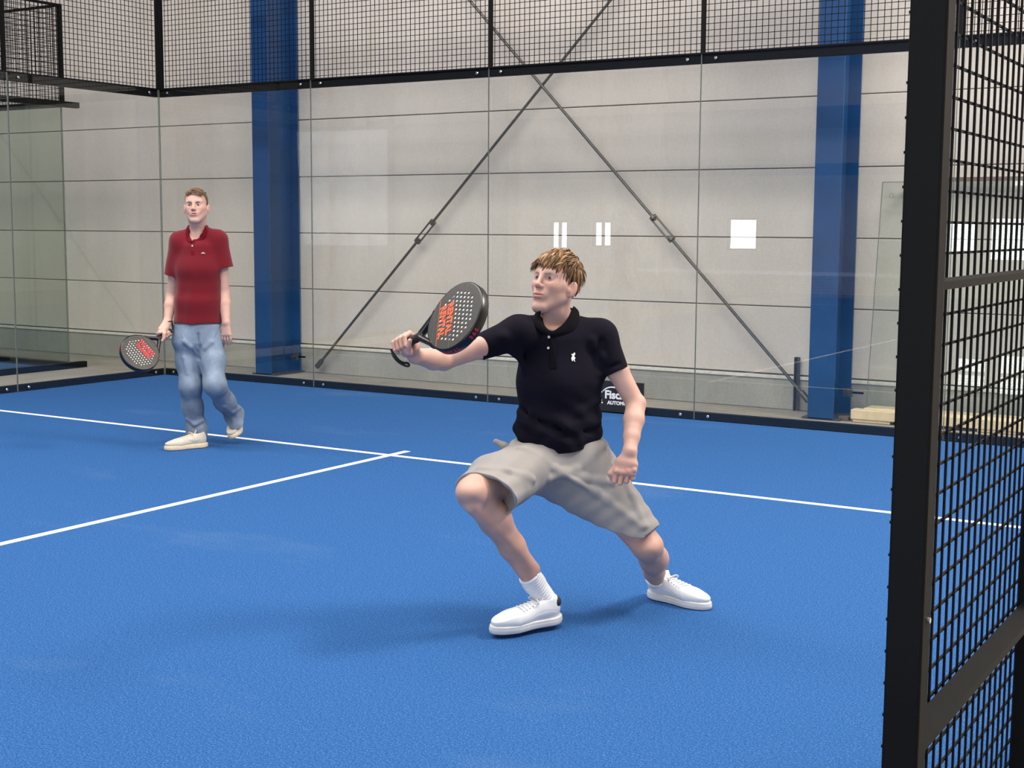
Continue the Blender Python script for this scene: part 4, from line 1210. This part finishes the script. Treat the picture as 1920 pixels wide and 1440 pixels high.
    horse = [(1073, 678), (1071, 672), (1073, 667), (1071, 664), (1075, 663), (1077, 660.5), (1079, 663), (1076.5, 668), (1079, 671), (1077, 675), (1079, 678), (1076.5, 677.5), (1075.5, 674)]
    decal(Fs, 'chest_emblem', [(x, y) for x, y in horse], EMBR, shirt, .0035)
    for c, n_, r_ in ((se, nrm(se - SR), .0445), (sl, nrm(sl - SL), .0495)):
        pass
    # ---- shorts
    Fp = Field()
    Fp.u(f_ecap(at(1043, 830, 5.42), at(1043, 880, 5.42), .178, .120, .186, .132, sidev, .4), .03)
    kr2 = at(893, 915, 5.03)
    axR = nrm(kr2 - HR_)
    Fp.u(f_ecap(HR_ + dv(.02, .0, 0), HR_ * .45 + kr2 * .55 + dv(.004, -.012, 0), .120, .105, .126, .098, dv(1, 0, .35)), .06)
    Fp.u(f_ecap(HR_ * .45 + kr2 * .55 + dv(.004, -.012, 0), kr2 + dv(.052, -.022, 0) + axR * .06, .126, .098, .132, .090, dv(1, -.06, .45)), .04)
    kl2 = at(1186, 990, 5.345); axL = nrm(kl2 - HL)
    Fp.u(f_ecap(HL + dv(-.01, 0, 0), kl2 + dv(-.008, .0, 0) + axL * .04, .130, .120, .102, .100, dv(1, .8, .0)), .07)
    Fp.u(f_ecap(at(1060, 905, 5.40), at(1085, 930, 5.38), .10, .085, .07, .07, dv(1, -.6, 0)), .07)      # low crotch
    ridges(Fp, [([(975, 842), (1040, 880), (1120, 925), (1200, 985)], .009), ([(1130, 838), (1080, 880), (1030, 898)], .008), ([(1148, 905), (1100, 898), (1055, 884)], .008),
                ([(900, 880), (950, 884), (1000, 900)], .007), ([(1160, 880), (1185, 930), (1208, 985)], .008)], .024)
    cR = kr2 + dv(.035, -.010, 0)
    Fp.sub(f_ecap(kr2 + dv(.048, -.024, 0) - axR * .025, kr2 + dv(.052, -.022, 0) + axR * .14, .112, .076, .126, .086, dv(1, -.06, .45), .5), .004)
    Fp.sub(f_ecap(kl2 + dv(-.008, .0, 0) - axL * .07, kl2 + dv(-.008, 0, 0) + axL * .12, .088, .084, .098, .094, dv(1, .8, 0), .5), .004)
    Fp.cut(f_half(cR + axR * .012, axR * .9 + dv(0, -.32, 0)), .004)
    Fp.cut(f_half(at(1176, 996, 5.34), dv(-.21, -.98, 0)), .004)
    Fp.cut(f_half(at(1043, 822, 5.42), dv(.0, 1, 0)), .004)
    Fp.disp(lambda P, d: .0016 * np.sin(P @ dv(1, -.8, .4) * 70 + 2 * np.sin(P @ dv(.3, 1, 0) * 21)))
    lo, hi = bbox([HR_, HL, kr2, kl2, PC], .22)
    sh = link('shorts', Fp.mesh('shorts', lo, hi, .0035, ONE), GREYJ, root)
    # twisted waistband end and pocket welt
    wb_ = Field().chain([at(930, 828, 5.30), at(945, 836, 5.29), at(965, 848, 5.29)], [.011, .014, .015], .01)
    link('waistband', wb_.mesh('waistband', *bbox([at(945, 836, 5.29)], .08), .003, ONE), GREYJ, sh)
    pw = [Fp.hit(x, y) for x, y in ((1139, 838), (1138, 852), (1143, 866), (1153, 880))]
    if all(p is not None for p in pw): polytube('pocket_seam', pw, .003, plain('grey_cloth', srgb(160, 156, 152), .9), sh)
    # ---- socks and shoes
    for An, up_, f, nm in ((AR_, KR, fR, 0), (AL, KL, fL, 1)):
        d = nrm(up_ - An); G = Field()
        lowp = at(1024, 1124, 5.20) if nm == 0 else AL + dv(.012, -.010, .018); top_ = An + d * (.045 if nm == 0 else .085)
        G.chain([lowp, An, top_], [.040 if nm == 0 else .036, .0425 if nm == 0 else .037, .0435], .012)
        G.disp(lambda P, dd: -.0008 * np.sin((P @ d) * 2 * math.pi / .011))
        G.cut(f_half(top_, d), .003)
        sk = link('sock', G.mesh('sock', *bbox([lowp, An, top_], .07), .003, ONE), SOCK, root)
        if nm == 0: decal(G, 'sock_mark', [(987, 1087), (992, 1084), (1006, 1078), (1008, 1080), (997, 1086), (991, 1088)], BLKL, sk)
        else: decal(G, 'sock_mark', [(1219, 1090), (1225, 1092), (1233, 1091), (1232, 1093), (1225, 1095), (1219, 1092)], BLKL, sk)
    upR = nrm(dv(-.10, 1, .12)); hR = at(1048, 1163, 5.22)
    fRv = nrm(at(919, 1188, 5.06) - hR)
    shoe(root, hR, fRv, upR, .300, LEATHW, RUBW, True, SOCK)
    hL = at(1219, 1112, 5.66); toeL = at(1312, 1148, 5.49)
    hL[2] = .004; tL = toeL.copy(); tL[2] = .002
    shoe(root, hL, nrm(tL - hL), UP, .295, LEATHW, RUBW, True, SOCK)
    return root
build_man_navy()

# ================================================================== man in red, walking at the back of the court
def build_man_red():
    D0 = 9.52
    root = empty('person', tuple(at(380, 800, D0) * [1, 1, 0]))
    tag(root, 'man in red polo and light jeans walking by the side glass, racket lowered', 'person')
    yaw, pit = math.radians(-2), math.radians(3)
    Y = dv(-math.sin(yaw) * math.cos(pit), math.sin(pit), math.cos(yaw) * math.cos(pit))
    up0 = nrm(dv(-.03, 1, 0)); Z = nrm(up0 - Y * (up0 @ Y)); X = np.cross(Y, Z); R = np.stack([X, Y, Z], 1)
    S = .98; O = at(368, 386.5, D0 - .02); spec = {'long': 1.06, 'jaw': 1.12, 'open': .0006, 'smile': 1}
    NB = at(371, 434, D0 + .02); CH = at(372, 490, D0); PC = at(371, 622, D0)
    SR, SL = at(336, 452, D0), at(409, 449, D0 + .02)
    ER, WR = at(322, 556, D0 + .04), at(314, 604, D0 - .06)
    EL, WL = at(420, 550, D0 + .05), at(424, 604, D0 - .03)
    H1, K1, A1_ = at(349, 640, D0), at(357, 724, D0 - .05), at(370, 808, D0 + .04)
    H2, K2, A2_ = at(394, 640, D0 + .02), at(403, 722, D0 - .12), at(441, 784, D0 + .26)
    sidev = nrm(SL - SR)
    B = Field()
    B.u(f_ecap(at(372, 462, D0 + .01), CH, .130, .070, .140, .080, sidev), .03)
    B.u(f_ecap(CH, at(371, 575, D0), .140, .080, .120, .078, sidev), .05)
    B.u(f_ecap(at(371, 575, D0), PC, .125, .085, .145, .095, sidev), .05)
    B.cone(NB + dv(0, -.035, 0), SR, .045, .046, .04).cone(NB + dv(0, -.035, 0), SL, .045, .046, .04)
    B.chain([SR, SR * .5 + ER * .5, ER], [.050, .047, .037], .015).chain([ER, ER * .65 + WR * .35, WR], [.040, .041, .026], .012)
    B.chain([SL, SL * .5 + EL * .5, EL], [.050, .047, .038], .015).chain([EL, EL * .65 + WL * .35, WL], [.041, .042, .027], .012)
    B.chain([H1, K1, A1_], [.080, .055, .036], .02).chain([H2, K2, A2_], [.080, .055, .036], .02)
    B.cone(A1_, A1_ + dv(-.03, -.05, .03), .03, .026, .01).cone(A2_, A2_ + dv(0, -.06, .01), .03, .026, .01)
    T = head_prims(B, O, X, Y, Z, S, spec)
    B.chain([T((0, -.030, -.030)), T((0, -.020, -.090)), NB + dv(0, .0, 0)], [.056, .053, .055], .03)
    # racket hand
    Ar = nrm(dv(-.50, -.44, .75)); Sr = nrm(dv(-.66, .74, -.03)); Sr = nrm(Sr - Ar * (Sr @ Ar))
    HC = at(309, 628, D0 - .12); P = nrm(nrm(WR - HC) + dv(.5, 0, -.4)); P = nrm(P - Ar * (P @ Ar))
    hand_grip(B, HC, Ar, P, .0165, k=.006)
    B.u(f_ecap(WR, HC + P * .034 - Ar * .006, .028, .020, .034, .017, Ar), .02)
    # relaxed left hand
    hd = nrm(dv(.01, -1, .08)); hx = nrm(dv(1, 0, .35)); bk = nrm(np.cross(hx, hd)); bk = bk if bk @ dv(0, 0, 1) > 0 else -bk
    K = WL + hd * .085
    B.u(f_ecap(WL, K, .027, .019, .040, .014, hx), .015)
    for ox, r, ll in ((-.032, .0085, .070), (-.011, .0088, .078), (.011, .0084, .074), (.031, .0074, .060)):
        k0 = K + hx * ox; a = k0 + hd * ll * .45 - bk * .004; b = a + hd * ll * .28 - bk * .014; c = b + hd * ll * .18 - bk * .016
        B.chain([k0, a], [r * 1.05, r], .006); B.chain([a, b, c], [r, r * .93, r * .8], .002)
    B.chain([WL + hd * .02 - hx * .012, WL + hd * .048 - hx * .042 - bk * .008, WL + hd * .082 - hx * .050 - bk * .014, WL + hd * .108 - hx * .044 - bk * .018], [.014, .0118, .0102, .0085], .006)
    tint = head_tint(O, X, Y, Z, S, spec)
    lo, hi = bbox([O, WR, WL, K, A1_, A2_, SR, SL, HC], .15)
    link('body', B.mesh('body', lo, hi, .0042, tint), SKIN, root)
    add_eyes(root, T, R, S, (.05, 1, .0))
    for s in (-1, 1):
        eb = Field().chain([T((s * .014, .0930, .0205)), T((s * .030, .0880, .0245)), T((s * .047, .0745, .0205))], [.0030, .0034, .0020], .004)
        link('eyebrow', eb.mesh('eyebrow', *bbox([T((s * .03, .085, .022))], .03), .0024, lambda P: np.ones((len(P), 3)) * (.20, .12, .075)), HAIRM, root)
    def keep(q):
        if q[1] > .035 and q[2] < .088: return False
        if q[1] > .0 and q[2] < .050: return False
        if q[1] > -.030 and q[2] < .015: return False
        return q[2] > -.045
    def flow(q): return (q[0] * 3 + .6, .5 if q[2] > .06 else .1, -.1 if q[2] > .08 else -1.0)
    def cut(F, T, R, S):
        F.cut(f_half(T((0, .070, .086)), R @ V3(0, .80, -.60)), .006)
        F.cut(f_half(T((0, .006, .030)), R @ V3(0, .72, -.69)), .006)
        F.cut(f_half(T((0, -.06, -.045)), R @ V3(0, 0, -1)), .01)
    hair('hair', root, T, R, S, 420, [(.15, .085, .045), (.20, .115, .06), (.10, .058, .032), (.26, .155, .085)], lambda q: .026 if q[2] > .07 else .014, .0055, keep, flow, 11, .22, (.115, .065, .035), cut=cut, capr=(.0785, .0985, .0890), h=.004, fringe=(110, .056, .100, .084, .0055, -.014))
    rk, M = racket(HC - Ar * .066, Ar, Sr, 'black padel racket with red print, hanging from the hand of the man in red', ink=REDP)
    # red cap of the racket's rim
    mb = MB(); n = 18
    for i in range(n + 1):
        a = math.radians(140 + 60 * i / n) if False else math.radians(150 - 75 * i / n)
        ca, sa = math.cos(a), math.sin(a); x = .320 + (.136 if ca < 0 else .129) * ca * 1.036; y = .130 * sa * 1.038 * (1 - .10 * max(0, -ca) ** 2)
        mb.v += [(x, y, -.017), (x, y, .017)]
    for i in range(n): mb.f.append((2 * i, 2 * i + 1, 2 * i + 3, 2 * i + 2)); mb.m.append(0)
    me = mb.mesh('rim_band'); me.transform(M); me.materials.append(ORNG); link('rim_band', me, None, rk)
    ring = [WR + dv(.034 * math.cos(t), .004 * math.cos(t) + .004, .026 * math.sin(t)) for t in np.linspace(0, 2 * math.pi, 14, endpoint=False)]
    wc = polytube('wrist_cord', ring, .0042, CORD, rk, cyc=True)
    polytube('wrist_cord', [WR + dv(.034, 0, 0), at(323, 611, D0 - .05), at(324, 617, D0 - .07), at(320, 620, D0 - .09), HC - Ar * .060], .0055, CORD, rk)
    # ---- shirt
    F = Field()
    F.u(f_ecap(at(372, 466, D0 + .01), at(372, 505, D0), .160, .100, .158, .110, sidev, .5), .03)
    F.u(f_ecap(at(372, 505, D0), at(371, 565, D0), .158, .110, .154, .112, sidev), .05)
    F.u(f_ecap(at(371, 565, D0), at(371, 612, D0), .154, .112, .170, .122, sidev, .3), .05)
    F.cone(NB + dv(0, -.012, -.012), SR, .058, .058, .05).cone(NB + dv(0, -.012, -.012), SL, .058, .058, .05)
    for Sh, En in ((SR, at(324, 516, D0 + .01)), (SL, at(421, 502, D0 + .02))):
        u_ = nrm(En - Sh); ct = f_half(En, u_ + dv(0, -.1, 0)); e2 = En + u_ * .05
        F.u(f_max(f_cone(Sh, En, .0635, .0600), ct), .035).u(f_max(f_cone(En, e2, .060, .060), ct), .004)
        F.sub(f_cone(En + u_ * .015, e2, .052, .054), .003)
    F.disp(lambda P, d: -.0022 * np.sin(P @ nrm(dv(1, .15, .3)) * 62 + 2 * np.sin(P[:, 2] * 9)) * np.clip((CH[2] + .05 - P[:, 2]) / .25, 0, 1))
    hz = at(371, 607, D0 - .1)[2]
    F.cut(lambda P: hz - P[:, 2] + .004 * np.sin(P @ HR * 30), .004)
    F.sub(f_ell(B.hit(361, 443), (.030, .032, .036)), .008)
    F.sub(f_cone(NB + dv(0, -.045, .035), NB + dv(0, .10, .0), .045, .058), .008)
    lo, hi = bbox([SR, SL, PC, NB, at(324, 520, D0)], .2)
    sh = link('polo_shirt', F.mesh('polo_shirt', lo, hi, .0045, lambda P: np.ones((len(P), 3))), RED, root)
    ax = nrm(T((0, -.02, -.06)) - NB + dv(0, .02, -.03))
    collar('collar', sh, RED, NB + dv(0, .018, 0), ax, sidev, dv(-.1, 0, 1), .068, .036, 78, None, .0035)
    leaf('collar_leaf', sh, REDC, B, F, [(354, 427), (353.5, 437), (356, 445), (360, 451)], [(348, 429), (347.5, 440), (350, 452), (359, 456)])
    leaf('collar_leaf', sh, REDC, B, F, [(361, 451), (369, 446), (377, 440), (383, 431), (384, 422)], [(362, 456), (371, 450), (381, 449), (388, 442), (389, 430)])
    decal(F, 'placket', [(357.5, 452), (364, 452), (364, 477), (358, 477)], REDC, sh, .003)
    button(F, 360.5, 461, sh, .006)
    decal(F, 'chest_emblem', [(377, 476), (378.5, 473.5), (381, 472.6), (383.5, 474), (384.5, 476.5), (382.5, 475.6), (380.5, 475), (378.5, 476)], EMBG, sh, .004)
    # ---- jeans
    J = Field()
    J.u(f_ecap(at(371, 612, D0), at(371, 640, D0), .168, .112, .172, .120, sidev, .4), .03)
    J.chain([at(350, 640, D0), at(354, 676, D0), K1, at(361, 762, D0), A1_ + dv(-.004, .02, 0), A1_ + dv(-.004, -.05, 0)], [.086, .083, .070, .066, .064, .069], .05)
    J.chain([at(394, 640, D0 + .02), at(398, 676, D0 - .04), K2, at(421, 752, D0 + .08), A2_ + dv(0, .015, 0), A2_ + dv(.03, -.06, .06)], [.086, .084, .071, .067, .065, .069], .05)
    ridges(J, [([(346, 640), (358, 650), (368, 664)], .008), ([(396, 642), (384, 652), (376, 668)], .008),
               ([(352, 786), (364, 796), (380, 788)], .009), ([(420, 762), (436, 772), (450, 764)], .008), ([(345, 672), (352, 700)], .008)], .022)
    ridges(J, [([(371, 628), (372, 650), (373, 672)], .008), ([(346, 650), (358, 658), (370, 672)], .005), ([(352, 792), (364, 803), (380, 796)], .006)], .02, -1)
    J.disp(lambda P, d: -.0011 * np.sin(P @ nrm(dv(.9, .6, .2)) * 85 + 2.5 * np.sin(P @ dv(1, .2, .5) * 19)) * np.clip((H1[2] - P[:, 2]) / .1, 0, 1))
    fz = A1_[2] - .035
    lsplit = lambda P: (P @ HR) - (at(400, 800, D0) @ HR)
    J.cut(lambda P: np.where(lsplit(P) < 0, fz - P[:, 2] + .10 * ((P - A1_) @ dv(0, 0, 1)), -1.0), .003)
    n2 = nrm(A2_ - K2 + dv(0, 0, .10)); c2 = at(442, 783, D0 + .20) + n2 * .012
    J.cut(lambda P: np.where(lsplit(P) < 0, -1.0, (P - c2) @ n2), .003)
    J.cut(f_half(at(371, 600, D0), dv(0, 1, 0)), .003)
    J.sub(f_cone(A1_ + dv(-.004, -.01, 0), A1_ + dv(-.004, -.10, 0), .050, .066), .003)
    lo, hi = bbox([H1, H2, K1, K2, A1_, A2_], .17)
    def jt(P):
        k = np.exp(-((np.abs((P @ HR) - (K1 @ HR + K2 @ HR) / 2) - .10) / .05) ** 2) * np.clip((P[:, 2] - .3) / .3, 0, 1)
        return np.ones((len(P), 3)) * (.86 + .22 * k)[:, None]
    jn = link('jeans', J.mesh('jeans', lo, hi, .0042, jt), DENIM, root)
    for pts in (((371, 610), (372, 622), (373, 640), (374, 652)), ((330, 612), (338, 622), (343, 634)), ((413, 612), (405, 622), (402, 634))):
        q = [J.hit(x, y) for x, y in pts]
        if all(p is not None for p in q): polytube('seam', q, .0022, DENC, jn)
    # ---- shoes
    h1 = at(387, 832, D0 + .02); h1[2] = .002; t1 = at(323, 838, D0 - .13); t1[2] = .002
    shoe(root, h1, nrm(t1 - h1), UP, .30, LEATHC, RUBC, False, SOCK, .004, swoosh=EMBG)
    toe = at(441, 829, D0 + .15)
    h2 = at(449, 772, D0 + .36)
    f2 = nrm(toe + dv(0, .0, .0) - h2); up2 = nrm(dv(-.28, .30, 1.0))
    shoe(root, h2, f2, up2, .29, LEATHC, RUBC, False, SOCK, .004, bend=.35, swoosh=EMBG)
    return root
build_man_red()
